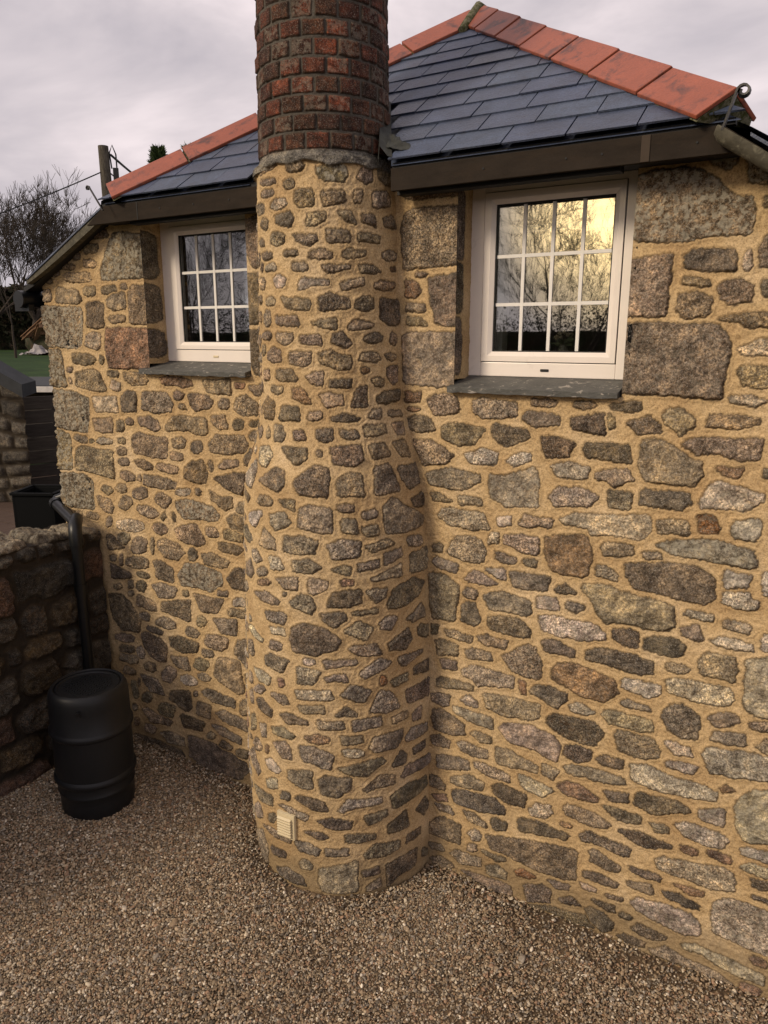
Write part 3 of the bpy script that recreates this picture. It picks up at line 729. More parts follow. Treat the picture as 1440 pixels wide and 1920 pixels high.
N-357,1542,-308,1593,-211,1595,-199,1531,-205,1484,-272,1483,-341,1487
N-392,1485,-414,1471,-456,1468,-475,1478,-476,1498,-454,1506,-413,1509,-390,1500
L-667,1370,-642,1390,-497,1387,-494,1350,-543,1320,-596,1329,-662,1345
L-477,1418,-435,1442,-216,1448,-202,1408,-214,1374,-244,1363,-345,1357,-462,1371
L-167,1587,-65,1623,-36,1357,-85,1349,-157,1371,-165,1492
N-668,1257,-640,1284,-534,1274,-526,1256,-602,1258
N-486,1248,-451,1306,-397,1324,-328,1286,-321,1182,-394,1170,-447,1193
N-739,1180,-719,1212,-523,1211,-507,1162,-564,1145,-703,1152
N-170,1312,-205,1276,-249,1261,-275,1267,-295,1289,-253,1328,-204,1341,-178,1334
N-131,1317,-34,1339,-29,1298,-123,1288
L-84,1669,-87,1644,-102,1642,-114,1654,-118,1692,-112,1716,-95,1719,-87,1700
L-112,1905,-118,1875,-131,1881,-143,1903,-146,1956,-143,1978,-128,1983,-117,1959
B-991,1350,-951,1387,-881,1404,-786,1387,-699,1362,-672,1309,-740,1247,-840,1248,-939,1287,-986,1310
N-1460,1236,-1402,1268,-1329,1271,-1179,1261,-1177,1205,-1268,1192,-1369,1166,-1400,1199,-1452,1201
N-1604,1147,-1566,1168,-1391,1157,-1397,1129,-1495,1118,-1596,1104
B-1154,1250,-1113,1250,-1114,1185,-1134,1184
D-1087,1207,-1056,1250,-996,1262,-910,1239,-914,1204,-951,1155,-1012,1177
N-1630,1056,-1521,1074,-1527,1015,-1578,997,-1626,1015
L-1463,1063,-1419,1101,-1374,1079,-1365,1052,-1425,1050
N-1335,1127,-1238,1145,-1037,1149,-1033,1078,-1100,1052,-1248,1040,-1321,1064
L-894,1188,-863,1214,-767,1185,-821,1153,-873,1159
L-1504,1013,-1432,1018,-1290,1005,-1273,947,-1362,947,-1492,979
N-1629,964,-1570,980,-1437,925,-1428,874,-1489,852,-1615,850
N-1398,883,-1376,913,-1286,901,-1285,860,-1359,864
D-997,1096,-962,1120,-776,1131,-720,1092,-756,1015,-890,1013,-958,1043,-999,1067
N-1626,807,-1566,825,-1515,801,-1522,768,-1621,761
N-1245,966,-1218,996,-1079,1029,-955,1001,-920,961,-935,877,-996,879,-1038,903,-1185,902
N-1476,813,-1442,831,-1306,819,-1304,777,-1386,759,-1456,772
N-1259,849,-1198,860,-1034,815,-1039,777,-1130,777,-1245,762
D-904,966,-837,997,-772,979,-776,935,-844,902,-904,916
N-1592,698,-1540,718,-1404,726,-1399,673,-1587,627
N-1370,729,-1325,740,-1178,723,-1176,678,-1286,679,-1362,701
N-1011,838,-919,831,-953,768,-1012,786
N-898,860,-856,884,-754,893,-617,889,-608,857,-663,842,-814,833,-886,835
N-1506,597,-1406,643,-1314,631,-1320,581,-1419,563,-1505,566
N-1630,572,-1578,574,-1536,531,-1544,504,-1633,506
L-1128,739,-1079,741,-946,711,-985,660,-1054,662,-1119,682
B-931,746,-877,787,-811,780,-725,745,-736,723,-819,704,-899,713
D-1508,508,-1457,542,-1252,558,-1191,517,-1190,486,-1338,447,-1479,453
D-1269,630,-1226,653,-1084,633,-1092,561,-1200,561,-1260,586
B-1620,452,-1535,482,-1519,443,-1591,430
N-1599,410,-1502,412,-1485,377,-1574,370
L-1070,561,-1037,607,-962,623,-939,586,-985,539,-1055,536
N-678,1098,-658,1124,-505,1130,-472,1080,-480,1043,-530,1014,-651,1024
L-458,1124,-436,1137,-346,1132,-337,1092,-409,1076
N-265,1189,-259,1236,-141,1258,-133,1204,-196,1194
N-97,1209,-65,1259,-26,1262,-18,1190,-68,1193
D-751,943,-722,980,-623,977,-626,934,-718,925
L-448,1034,-317,1049,-324,1004,-369,1006,-437,1013
L-296,1115,-272,1152,-117,1178,-16,1178,-10,1074,-89,1060,-192,1045,-261,1041
L-596,972,-516,984,-376,963,-265,967,-218,951,-227,908,-313,890,-381,887,-449,877,-581,894
B-212,973,-193,999,-150,988,-189,961
D-706,794,-593,813,-590,771,-675,755
D-566,780,-546,836,-366,851,-321,817,-406,779,-468,749,-559,768
L-287,839,-187,882,-179,802,-211,793,-283,800
L-150,915,-84,1010,-31,1032,1,1021,27,785,-84,761,-125,799,-141,873
D-713,713,-623,724,-525,717,-534,675,-618,661
N-482,705,-400,708,-403,672,-455,666
L-380,740,-324,757,-185,756,-156,733,-168,688,-227,678,-341,695
D-621,609,-513,636,-386,615,-391,602,-495,564,-570,585
D-801,518,-770,552,-559,531,-563,493,-612,481,-689,498,-793,491
N-754,446,-719,460,-600,411,-611,381,-668,376,-740,391
B-270,616,-300,607,-330,607,-340,615,-344,635,-313,644,-294,645,-269,633
B-135,626,-152,620,-212,625,-228,638,-231,657,-207,665,-152,659,-133,647
L-106,713,-71,733,32,735,37,691,-25,689,-98,689
N-895,632,-863,666,-739,660,-656,618,-683,596,-779,586,-879,601
N-1630,273,-1581,334,-1436,330,-1441,208,-1513,209,-1620,209
N-1439,419,-1361,423,-1295,391,-1298,366,-1390,372
D-1266,426,-1240,448,-1181,438,-1186,393,-1230,372,-1264,395
D-1121,488,-1019,511,-853,490,-871,460,-1015,435,-1114,420
B-851,540,-863,536,-895,534,-907,540,-901,550,-892,554,-859,556,-848,552
L-1396,296,-1358,331,-1319,309,-1325,274,-1371,264
N-1344,213,-1358,202,-1382,192,-1398,197,-1396,221,-1377,241,-1351,246,-1342,241
N-1632,154,-1549,161,-1540,130,-1610,119
N-1312,226,-1262,225,-1172,222,-1208,190,-1284,200
N-1503,128,-1464,161,-1318,170,-1320,119,-1430,95
N-1622,54,-1552,83,-1469,57,-1509,32,-1600,28
N-1286,142,-1230,169,-1165,143,-1170,100,-1273,89
D-1292,320,-1119,367,-957,396,-815,421,-802,258,-865,235,-1019,229,-1165,248,-1263,258
R-1125,176,-1083,206,-1010,189,-1051,159,-1109,150
D-1425,54,-1311,65,-1143,70,-1126,20,-1223,2,-1388,32
D-1071,110,-979,154,-929,140,-932,66,-995,46,-1052,20
D-1051,-4,-974,39,-739,66,-697,23,-796,0,-937,15
D-950,198,-836,212,-835,185,-895,162
N-778,252,-705,246,-710,228,-776,226
D-889,109,-819,149,-769,116,-864,93
L-92,630,-63,656,40,665,45,621,-6,612,-80,615
D-769,326,-678,337,-603,320,-611,294,-707,287,-764,290
D-562,439,-419,440,-416,412,-494,404,-557,418
N-562,353,-450,379,-446,330,-500,324,-557,333
L-443,520,-422,547,-273,569,-164,594,-118,571,-105,494,-174,471,-293,473,-428,476
B-358,426,-227,441,-230,414,-286,400
D-404,367,-325,383,-237,358,-240,338,-309,329,-393,346
D-659,243,-576,246,-574,227,-651,223
D-720,181,-610,188,-605,160,-633,147,-712,161
L-186,395,-123,452,-42,453,62,459,87,229,-19,232,-175,249
L-534,238,-509,283,-425,295,-277,303,-228,261,-222,205,-295,177,-448,202,-510,211
D-752,108,-724,133,-664,125,-599,78,-656,11,-725,57
D-535,144,-546,142,-570,142,-580,153,-576,167,-562,174,-540,171,-524,160
D-527,104,-492,143,-363,129,-384,96,-457,84
D-585,29,-555,56,-454,47,-455,20,-502,16
L-297,124,-234,147,-120,145,46,122,57,70,-58,75,-143,90,-202,112,-289,106
N-431,28,-358,75,-285,55,-139,47,-63,14,-105,-16,-222,12,-329,10,-413,6
D-47,581,15,608,50,569,0,551,-42,556
D-40,509,57,505,54,490,-30,493
B54,168,35,162,7,165,-9,180,-11,193,7,202,50,196,54,190
B42,14,28,4,-23,6,-35,16,-27,48,-10,54,35,49,47,43
D-2760,3490,-2681,3524,-2687,3258,-2743,3255,-2772,3397
D-2778,3221,-2693,3226,-2706,2969,-2777,2967
D-2779,2930,-2696,2933,-2705,2684,-2757,2697,-2782,2813"""
STONES_CHIMNEY="""N-350,3686,-71,3660,-124,3643,-299,3635
N120,3623,91,3615,34,3617,-2,3629,4,3653,23,3657,101,3652,127,3640
G206,3622,264,3630,371,3637,407,3597,377,3568,263,3569,214,3595
N463,3588,518,3636,571,3635,564,3578,516,3566
D623,3634,743,3652,771,3587,673,3571,622,3600
N-89,3578,-135,3576,-254,3584,-299,3593,-292,3609,-225,3606,-124,3596,-104,3591
N58,3562,51,3550,18,3543,-4,3547,-20,3569,-15,3580,20,3592,44,3586
N-107,3539,-129,3530,-214,3525,-259,3531,-276,3546,-253,3552,-163,3555,-118,3551
L3,3481,-34,3465,-89,3464,-141,3476,-138,3492,-98,3508,-57,3509,-15,3504
D68,3536,175,3532,190,3467,90,3459,62,3488
D233,3522,376,3526,392,3485,260,3466
N496,3490,486,3484,450,3483,443,3491,442,3517,451,3528,484,3531,494,3520
N568,3528,710,3540,715,3485,576,3466
N-239,3464,-261,3458,-368,3467,-436,3484,-436,3511,-352,3511,-258,3501,-229,3483
N-181,3396,-195,3389,-246,3390,-283,3401,-283,3422,-245,3435,-206,3429,-176,3418
N-103,3436,22,3445,61,3415,31,3382,-97,3407
N133,3384,151,3429,260,3438,259,3405,193,3383
N333,3439,408,3446,458,3394,374,3406
N499,3433,580,3432,589,3386,503,3405
N650,3425,749,3442,786,3389,666,3391
N-20,3322,-48,3307,-109,3311,-147,3325,-142,3354,-126,3365,-49,3361,-18,3347
N50,3347,200,3343,208,3320,157,3298,68,3323
N271,3368,410,3361,405,3313,273,3308
N470,3352,625,3348,618,3318,465,3323
N-237,3317,-245,3314,-302,3317,-327,3326,-335,3343,-303,3348,-245,3343,-233,3337
N-130,3257,-152,3251,-234,3252,-264,3258,-290,3276,-226,3279,-154,3279,-135,3276
N80,3263,65,3256,12,3251,-19,3258,-15,3272,0,3276,54,3282,76,3278
N156,3266,224,3280,289,3265,292,3245,156,3243
N498,3260,473,3253,390,3248,362,3254,363,3267,403,3278,485,3282,514,3277
N776,3258,740,3247,673,3244,640,3251,640,3272,681,3287,742,3285,775,3277
L-84,3207,-109,3198,-171,3197,-214,3202,-213,3218,-188,3227,-126,3230,-93,3222
N144,3196,116,3186,68,3191,35,3200,38,3220,56,3227,125,3225,148,3213
N234,3214,402,3215,397,3200,269,3179,245,3193
N461,3213,563,3216,623,3189,477,3181
B767,3206,761,3203,724,3200,706,3204,704,3213,718,3215,756,3218,770,3215
L-16,3138,-44,3123,-90,3121,-111,3139,-118,3159,-87,3170,-49,3172,-12,3155
L76,3137,108,3154,268,3147,267,3126,151,3121,79,3108
N348,3135,493,3155,491,3126,355,3106
N740,3119,689,3111,619,3109,561,3117,566,3136,614,3146,720,3144,751,3140
N-227,3127,-234,3120,-315,3123,-336,3133,-342,3165,-313,3171,-242,3169,-221,3154
N-116,3049,-130,3041,-198,3042,-222,3053,-214,3070,-192,3077,-140,3075,-107,3065
N-48,3074,30,3067,148,3065,146,3018,57,3019,-33,3032
D211,3077,281,3088,385,3065,391,3021,209,3015
D549,3030,525,3016,470,3012,434,3026,434,3056,474,3074,529,3074,554,3066
D607,3069,779,3067,780,2955,680,2948,594,2984
N-289,3061,-310,3051,-357,3053,-385,3067,-378,3078,-344,3087,-310,3085,-290,3077
N-164,2967,-183,2947,-224,2944,-258,2959,-270,2991,-223,3017,-180,3013,-166,2995
N-107,2985,56,2992,72,2941,-95,2954
N160,2956,211,2971,307,2976,309,2932,242,2938
N378,2944,421,2968,552,2954,523,2935,385,2926
N-160,2888,-198,2879,-261,2884,-297,2891,-276,2912,-242,2919,-178,2915,-151,2904
N-104,2911,24,2911,32,2881,-31,2856,-100,2874
N80,2899,208,2902,218,2860,83,2866
N292,2911,336,2914,399,2869,357,2845,286,2869
D602,2879,576,2870,523,2867,482,2880,486,2895,527,2909,578,2908,606,2897
N730,2870,713,2858,679,2859,670,2875,674,2897,691,2914,712,2910,734,2892
N-219,2817,-142,2843,-78,2831,-75,2782,-163,2774,-221,2798
N-6,2820,146,2824,144,2778,100,2763,-4,2774
N192,2821,269,2836,308,2815,388,2806,389,2751,297,2748,202,2778
N580,2790,546,2780,470,2784,445,2790,451,2811,470,2817,554,2819,575,2809
N714,2793,690,2786,639,2789,625,2794,621,2808,641,2816,686,2816,727,2806
B500,2735,487,2730,462,2730,455,2734,455,2748,465,2752,485,2752,499,2745
N643,2756,737,2757,731,2684,678,2670,640,2712
N-195,2705,-214,2691,-274,2688,-296,2697,-288,2729,-279,2733,-203,2736,-198,2727
N-122,2737,15,2746,56,2697,-63,2688,-124,2705
N102,2717,216,2736,215,2675,148,2683
N263,2699,391,2702,385,2668,261,2663
N600,2678,583,2670,540,2669,523,2680,522,2697,539,2703,579,2704,608,2693
N-72,2637,-94,2632,-161,2633,-188,2642,-185,2658,-157,2665,-85,2664,-61,2657
B15,2653,77,2664,144,2588,93,2587,8,2615
N195,2632,260,2638,331,2625,332,2582,225,2573
N431,2667,482,2666,483,2573,384,2576
D552,2615,603,2641,757,2641,741,2594,557,2583
D-307,2575,-229,2605,-135,2584,-140,2508,-258,2499
D-65,2572,57,2567,67,2509,-94,2504
N200,2523,182,2514,137,2514,118,2523,123,2544,137,2549,188,2551,197,2545
D259,2525,334,2546,426,2519,409,2508,270,2509
N480,2518,515,2554,571,2558,554,2515
N741,2522,696,2517,647,2521,616,2529,620,2544,641,2549,707,2545,741,2538
N-136,2476,-69,2480,-31,2439,-51,2406,-112,2408
N-168,2428,-172,2415,-191,2411,-202,2419,-214,2452,-212,2464,-189,2464,-178,2453
N30,2454,94,2469,110,2421,38,2418
N167,2465,264,2472,262,2424,229,2411,176,2429
N309,2472,404,2458,408,2431,340,2429,308,2448
N446,2482,587,2485,587,2447,448,2436
N637,2485,733,2485,730,2430,665,2432
N199,2355,194,2350,181,2350,178,2357,178,2373,183,2376,194,2375,198,2369
L-268,2361,-155,2376,-110,2332,-150,2274,-236,2292
N-51,2378,25,2380,116,2381,123,2330,62,2302,-16,2346
D250,2387,419,2397,426,2323,375,2304,264,2315
N469,2395,558,2402,592,2340,479,2330
N619,2404,722,2399,742,2326,662,2328
L-422,2189,-265,2302,-225,2241,-255,2161,-421,2161
N-419,2134,-260,2109,-294,2082,-419,2099
N-186,2205,-65,2286,-4,2267,13,2200,-27,2174
D63,2223,107,2268,174,2307,242,2284,246,2163,97,2173
N284,2236,347,2272,408,2263,422,2162,294,2169
N482,2290,571,2302,620,2177,476,2164
N619,2278,779,2285,791,2185,681,2175,636,2232
N-62,2106,-89,2095,-153,2095,-182,2098,-166,2132,-150,2137,-78,2140,-55,2130
N-11,2135,77,2137,74,2093,19,2106
D690,2122,821,2139,810,2073,704,2080
L-283,2023,-138,2065,-133,2046,-204,1968,-273,1984
N-76,2055,26,2075,58,2034,-33,1983,-68,2010
N106,2102,153,2123,258,2108,256,1994,200,1989,96,2012
N358,2099,335,2093,299,2097,289,2104,287,2120,312,2126,345,2124,358,2117
N471,2072,462,2062,425,2055,405,2060,399,2077,411,2089,459,2099,471,2091
N305,2060,370,2055,376,1991,299,1997
N396,2015,472,2025,479,1976,410,1979
N509,2101,554,2141,593,2136,621,2100,773,2027,759,1982,633,1967,517,1975
N-118,1982,-43,1936,-40,1887,-166,1892
N-418,1928,-297,1957,-237,1903,-277,1872,-418,1885
N15,1964,115,1968,189,1948,164,1889,5,1884
N223,1933,297,1959,389,1945,373,1876,257,1869
N407,1925,515,1946,556,1920,444,1896
N751,1889,736,1880,665,1887,645,1900,637,1932,654,1941,723,1932,746,1920
N-249,1837,-193,1858,-139,1809,-210,1791
L-86,1848,-20,1847,6,1798,-74,1783
N496,1877,597,1897,599,1853,498,1823
N650,1850,794,1860,796,1751,647,1758
N56,1845,144,1861,204,1825,156,1796,58,1799
N250,1817,305,1836,338,1825,334,1789,268,1801
N366,1837,468,1854,468,1821,371,1804
N427,1766,590,1815,596,1759,440,1748
N-367,1739,-261,1785,-221,1732,-247,1696,-378,1677
N-100,1754,-123,1736,-170,1727,-190,1736,-190,1753,-161,1769,-118,1779,-101,1774
B-87,1702,-102,1694,-159,1685,-185,1691,-173,1709,-138,1720,-92,1724,-75,1714
N-44,1741,82,1766,81,1705,8,1700
N139,1768,230,1761,223,1727,160,1684,138,1695
B344,1743,333,1738,302,1737,290,1745,294,1760,303,1764,338,1763,342,1755
D510,1619,541,1695,674,1731,753,1685,690,1626,576,1592,517,1604
N-217,1631,-107,1658,-18,1631,-26,1612,-141,1600
N40,1642,94,1683,147,1676,171,1624,152,1589,58,1617
D225,1641,253,1705,382,1713,381,1650,337,1633,228,1633
N407,1708,506,1708,498,1662,450,1639
N15,1667,14,1663,0,1661,-3,1666,-1,1680,2,1682,13,1684,17,1679
N-302,1622,-331,1596,-418,1566,-416,1583,-416,1605,-417,1625,-395,1634,-331,1646
N196,1596,300,1604,312,1577,257,1523,202,1559
N336,1599,456,1611,456,1587,373,1585
N615,1523,720,1581,754,1506,659,1497
N-125,1555,20,1573,4,1514,-100,1513
L-86,1481,4,1493,8,1459,-72,1453
N795,1382,768,1386,719,1402,692,1427,695,1460,718,1470,783,1443,790,1422
N465,1531,503,1559,556,1548,538,1490,482,1497
N299,1513,367,1557,436,1508,397,1454,348,1483
D34,1448,57,1514,112,1537,220,1512,284,1462,262,1417,169,1381,55,1389
L-315,1410,-239,1431,-138,1394,-150,1375,-258,1387
N-227,1300,-230,1280,-268,1259,-309,1259,-342,1287,-337,1314,-263,1348,-245,1344
D512,1418,628,1474,654,1409,614,1367,522,1381
N-16,1381,-38,1368,-78,1363,-98,1371,-87,1399,-77,1406,-17,1411,-10,1404
N323,1409,341,1428,455,1429,474,1373,397,1375
N570,1333,729,1325,728,1310,605,1276,570,1305
L161,1339,148,1329,118,1325,104,1333,109,1349,119,1356,145,1359,161,1354
N-129,1310,-83,1340,33,1328,-6,1258,-124,1268
N200,1352,353,1362,359,1337,212,1318
N368,1280,461,1348,529,1316,467,1287,396,1259
D662,1254,799,1252,798,1185,666,1208
L-244,1206,-135,1220,-80,1210,-95,1161,-172,1154
N76,1308,187,1296,155,1225,72,1219
N209,1269,304,1284,319,1249,224,1245
B-3,1193,-12,1181,-30,1178,-34,1183,-34,1209,-30,1219,-7,1223,-3,1215
R501,1216,490,1207,475,1207,466,1221,468,1242,475,1255,492,1249,502,1234
N521,1217,622,1239,621,1195,543,1183
D604,1142,797,1147,796,1048,612,1073
N-151,1097,-173,1082,-223,1075,-234,1080,-211,1113,-180,1130,-147,1133,-129,1125
L57,1176,230,1200,248,1147,74,1134
N279,1169,328,1227,427,1187,389,1132
N-95,1117,1,1141,27,1097,-8,1087
N469,1179,521,1160,572,1065,492,1055,417,1074
D-215,1036,-149,1066,-77,1027,-87,986,-174,994
N-238,1019,-243,998,-274,985,-289,990,-300,1034,-294,1049,-261,1072,-246,1064
N74,1097,208,1113,207,1074,101,1063
N260,1065,303,1111,360,1075,357,1057
N646,1001,715,1013,714,948,655,956
N527,1020,612,1025,615,990,530,982
D-25,1023,23,1048,121,1023,127,1006,15,987
N170,1031,296,1033,299,993,185,985
N336,1034,472,1034,475,990,344,975
N-178,908,-124,933,-122,857,-162,846
N-84,934,-9,958,58,929,35,901,-71,902
N602,882,645,918,767,895,767,844,619,849
B103,932,166,958,225,941,221,912,133,908
N280,950,381,946,384,912,289,905
N415,877,432,926,587,937,586,896,555,847,437,847
D654,799,748,799,748,760,659,758
N-208,886,-217,865,-269,829,-285,839,-293,890,-279,919,-233,946,-214,938
N-160,789,-165,774,-188,751,-226,735,-264,748,-249,785,-222,808,-188,814
B-107,781,-116,768,-130,765,-135,768,-134,790,-124,810,-111,813,-107,808
N-78,846,4,880,34,848,40,789,-23,783
N78,878,158,890,245,846,234,764,169,788,97,797
L385,838,361,831,311,836,293,846,289,872,311,879,354,873,384,857
D529,750,578,819,614,778,610,737,540,734
L-139,721,-86,746,-25,710,-52,676,-119,676
N-345,656,-269,726,-179,633,-210,588,-291,608
N12,727,142,746,140,647,93,644,14,674
N265,772,348,790,470,809,494,783,398,723,323,737
D581,661,602,714,788,702,795,645,663,654
L-133,602,-62,644,-55,585,-125,559
D174,698,206,728,323,718,322,650,266,614,185,624
N384,646,469,711,547,682,539,638,449,648,403,631
D510,572,610,609,761,577,775,520,609,499,538,494
N-296,481,-192,513,-88,521,-98,472,-220,430
D16,559,-1,543,-30,541,-36,548,-23,580,-12,588,15,592,21,577
D49,570,85,600,197,579,214,527,150,526
N264,537,303,598,468,581,468,546,339,549,276,521
D672,426,749,462,790,395,737,354
L-53,498,22,506,114,487,98,451,34,463
D381,488,495,506,501,464,406,436
D500,409,608,455,621,347,506,354
D153,464,225,489,330,464,316,425,222,425
D87,384,170,403,210,369,167,355
D284,388,437,377,430,343,295,343
D602,250,616,301,703,297,703,259
N-225,277,-132,320,12,318,9,288,-95,274
N31,309,98,327,164,295,148,255,56,253
N188,302,303,307,301,267,188,258
N375,258,429,311,566,289,565,244,475,231,387,239
D-150,192,-39,212,-40,170,-155,138
N109,165,92,158,52,154,38,167,46,192,65,210,102,210,118,191
D-129,65,-34,118,53,94,65,43,3,29,-112,27
N155,174,341,230,334,39,155,30,142,104
D361,161,449,174,447,132,369,127
N379,57,450,102,451,47,377,32
D491,176,682,188,676,81,562,78,491,32
N-417,107,-228,242,-189,132,-243,8,-421,-83
N-198,354,-204,327,-258,294,-294,292,-329,307,-290,367,-246,401,-212,398
D770,80,757,83,734,95,722,115,721,141,730,147,760,126,774,103
N-82,391,-100,368,-132,349,-146,355,-145,384,-127,404,-93,423,-83,419"""

WY = 3.21           # plane of the window wall
ZREL = 2.9          # camera height; "rel" heights below are measured from it
XL, XR = -4.556, .476
def ground_z(x):
    t = min(max((-1.0 - x) / .9, 0), 1)
    return 0.020 * t * t * (3 - 2 * t) + 0.040 * max(0.0, -2.4 - x) ** 1.1

# ------------------------------------------------------------------ the cottage
cottage = thing('cottage', (-2.04, 3.21, 0), 'stone cottage with sandy mortar, slate hipped roof and a round chimney breast', 'cottage')
SW = parse(STONES_WALL); SCH = parse(STONES_CHIMNEY)
WIN = [dict(x0=-1.535, x1=-.757, z0=-.250, zf=-.188, z1=.70), dict(x0=-3.589, x1=-2.786, z0=-.218, zf=-.153, z1=.70)]

# rows of stones for the stretch of wall no one transcribed (right of the frame)
def filler(x0, x1, z0, z1, seed):
    rg = np.random.default_rng(seed); out = []; z = z0
    while z < z1:
        h = rg.uniform(.05, .15); x = x0 + rg.uniform(0, .1)
        while x < x1:
            w = h * rg.uniform(1.1, 3.0)
            n = 9; t = (np.arange(n) + rg.uniform(0, .6, n)) / n * 2 * np.pi
            P = np.c_[x + w / 2 + np.cos(t) * w / 2 * rg.uniform(.8, 1.05, n), z + h / 2 + np.sin(t) * h / 2 * rg.uniform(.8, 1.05, n)]
            out.append((rg.choice(list('NNNLDB')), P)); x += w + rg.uniform(.02, .05)
        z += h + rg.uniform(.015, .04)
    return out
def clear_of(P, S, g=.02):
    x0, z0 = P.min(0) - g; x1, z1 = P.max(0) + g
    for t, a in S:
        if a[:, 0].max() > x0 and a[:, 0].min() < x1 and a[:, 1].max() > z0 and a[:, 1].min() < z1: return False
    return True
FILL = [s for s in filler(-.38, XR + .05, 0.02, 3.6, 3) if clear_of(s[1], SW) and s[1][:, 0].min() > -.30 + .25 * (1 - s[1][:, 1].mean() / 3.5)]
SWALL = SW + FILL
# quoins and jamb stones run right up to the arrises
def snap(a):
    a = a.copy(); z = a[:, 1].mean() - ZREL
    if -.20 < z < .66:
        for xe, s_ in ((-1.535, 1), (-.757, -1), (-3.589, 1), (-2.786, -1)):
            if s_ > 0: k = (a[:, 0] > xe - .028) & (a[:, 0] < xe + .05)
            else: k = (a[:, 0] < xe + .028) & (a[:, 0] > xe - .05)
            if k.any(): a[k, 0] = xe + s_ * .03
    k = a[:, 0] < -4.515
    if k.any(): a[k, 0] = -4.60
    return a
SWALL = [(t, snap(a)) for t, a in SWALL]

def top_line(x):       # rel height of the wall head under the roof
    return np.where(x < -3.86, .735 - (-3.86 - x) * .475, np.where(x > -.24, .66 - (x + .24) * .66, .665))
DU = .004
u = np.arange(XL, XR + DU / 2, DU); v = np.arange(-.12, 3.66, DU)
U, V = np.meshgrid(u, v, indexing='ij')
P3 = np.stack([U, np.zeros_like(U), V], -1)
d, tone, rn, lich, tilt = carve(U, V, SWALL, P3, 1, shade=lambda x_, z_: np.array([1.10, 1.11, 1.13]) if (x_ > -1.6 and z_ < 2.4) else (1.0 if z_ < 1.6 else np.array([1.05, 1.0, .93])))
h, m = relief(P3, d, tilt, 0)
keep = (V - ZREL) < top_line(U)
taper = np.ones_like(U)
for w in WIN:
    inside = (U > w['x0'] + .001) & (U < w['x1'] - .001) & (V - ZREL > w['z0']) & (V - ZREL < w['z1'] + .02)
    keep &= ~inside
    dx = np.maximum(np.maximum(w['x0'] - U, U - w['x1']), 0); dz = np.maximum(w['z0'] - (V - ZREL), 0)
    taper = np.minimum(taper, .25 + .75 * sstep(0, .02, np.hypot(dx, dz)))
keep &= ~((np.abs(U + 2.21) < .30) & (V < 3.4))
edge = np.exp(-(d / .0034) ** 2)
tone4 = col4(tone, m); fx4 = np.stack([edge, lich, rn, np.ones_like(rn)], -1)
# stone quoins also stick out a little past the left corner: move the outermost columns sideways
side = np.zeros_like(U); side[:6] = (h[:6] * 1.2 - .004) * np.linspace(1, 0, 6)[:, None]
P = np.stack([U - side, WY - h * taper, V], -1)
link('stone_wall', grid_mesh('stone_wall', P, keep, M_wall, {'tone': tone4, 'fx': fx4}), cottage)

# window reveals (left jambs carry the quoins' returned faces, their shade put in as dark tone)
def reveal(xc, z0, z1, blocks, seed, depth=.165):
    du = .005
    uu = np.arange(0, depth + du / 2, du); vv = np.arange(z0 + ZREL, z1 + ZREL, du)
    A, B = np.meshgrid(uu, vv, indexing='ij')
    st = [(t, np.array([[-.03, a + ZREL], [f * depth * .6, a + ZREL - .002], [f * depth, a + ZREL + .02], [f * depth * 1.03, (a + b) / 2 + ZREL], [f * depth * .95, b + ZREL - .02], [f * depth * .5, b + ZREL], [-.03, b + ZREL]])) for a, b, f, t in blocks]
    Q = np.stack([np.full_like(A, xc), A + 7, B], -1)
    d, tone, rn, lich, tilt = carve(A, B, st, Q, seed)
    h, m = relief(Q, d, tilt * .3, seed)
    e = np.exp(-(d / .0034) ** 2)
    tp = sstep(0, .02, A) * .8 + .2
    P = np.stack([xc + h * tp, WY + A, B], -1)
    return grid_mesh('window_reveal', P, None, M_wall, {'tone': col4(tone, m), 'fx': np.stack([e, lich, rn, np.ones_like(rn)], -1)}, flip=True)
link('window_reveal', reveal(-3.589, -.165, .68, [(.335, .60, .72, 'D'), (.08, .30, .78, 'D'), (-.125, .035, .85, 'D')], 31), cottage)
link('window_reveal', reveal(-1.535, -.20, .68, [(.345, .645, .45, 'D'), (.11, .33, .42, 'D'), (-.175, .085, .40, 'D')], 37), cottage)
mb = MB()
for w in WIN:
    mb.box(w['x1'], w['x1'] + .02, WY + .003, WY + .30, w['z0'] + ZREL - .02, 3.6)
    mb.box(w['x0'], w['x1'], WY + .01, WY + .16, w['z1'] + ZREL - .035, w['z1'] + ZREL + .02)
    part('window_reveal', mb, M_wall, cottage); mb = MB()
mb = MB().box(XL, XL + .3, WY + .006, 9.5, -.1, 3.1).box(XR - .3, XR, WY + .006, 9.5, -.1, 3.1).box(XL + .003, XR - .003, 9.2, 9.5, -.1, 3.1)
part('rear_wall', mb, M_wall, cottage)
mb = MB().box(XL + .3, XR - .3, 6.4, 6.45, 0, 3.58).box(XL + .3, XR - .3, WY + .05, 6.4, 1.75, 1.80).box(XL + .3, XR - .3, WY + .17, 6.4, 3.60, 3.62).box(-2.2, -2.1, WY + .1, 6.4, 1.8, 3.6)
part('interior_room', mb, M_plaster, cottage)

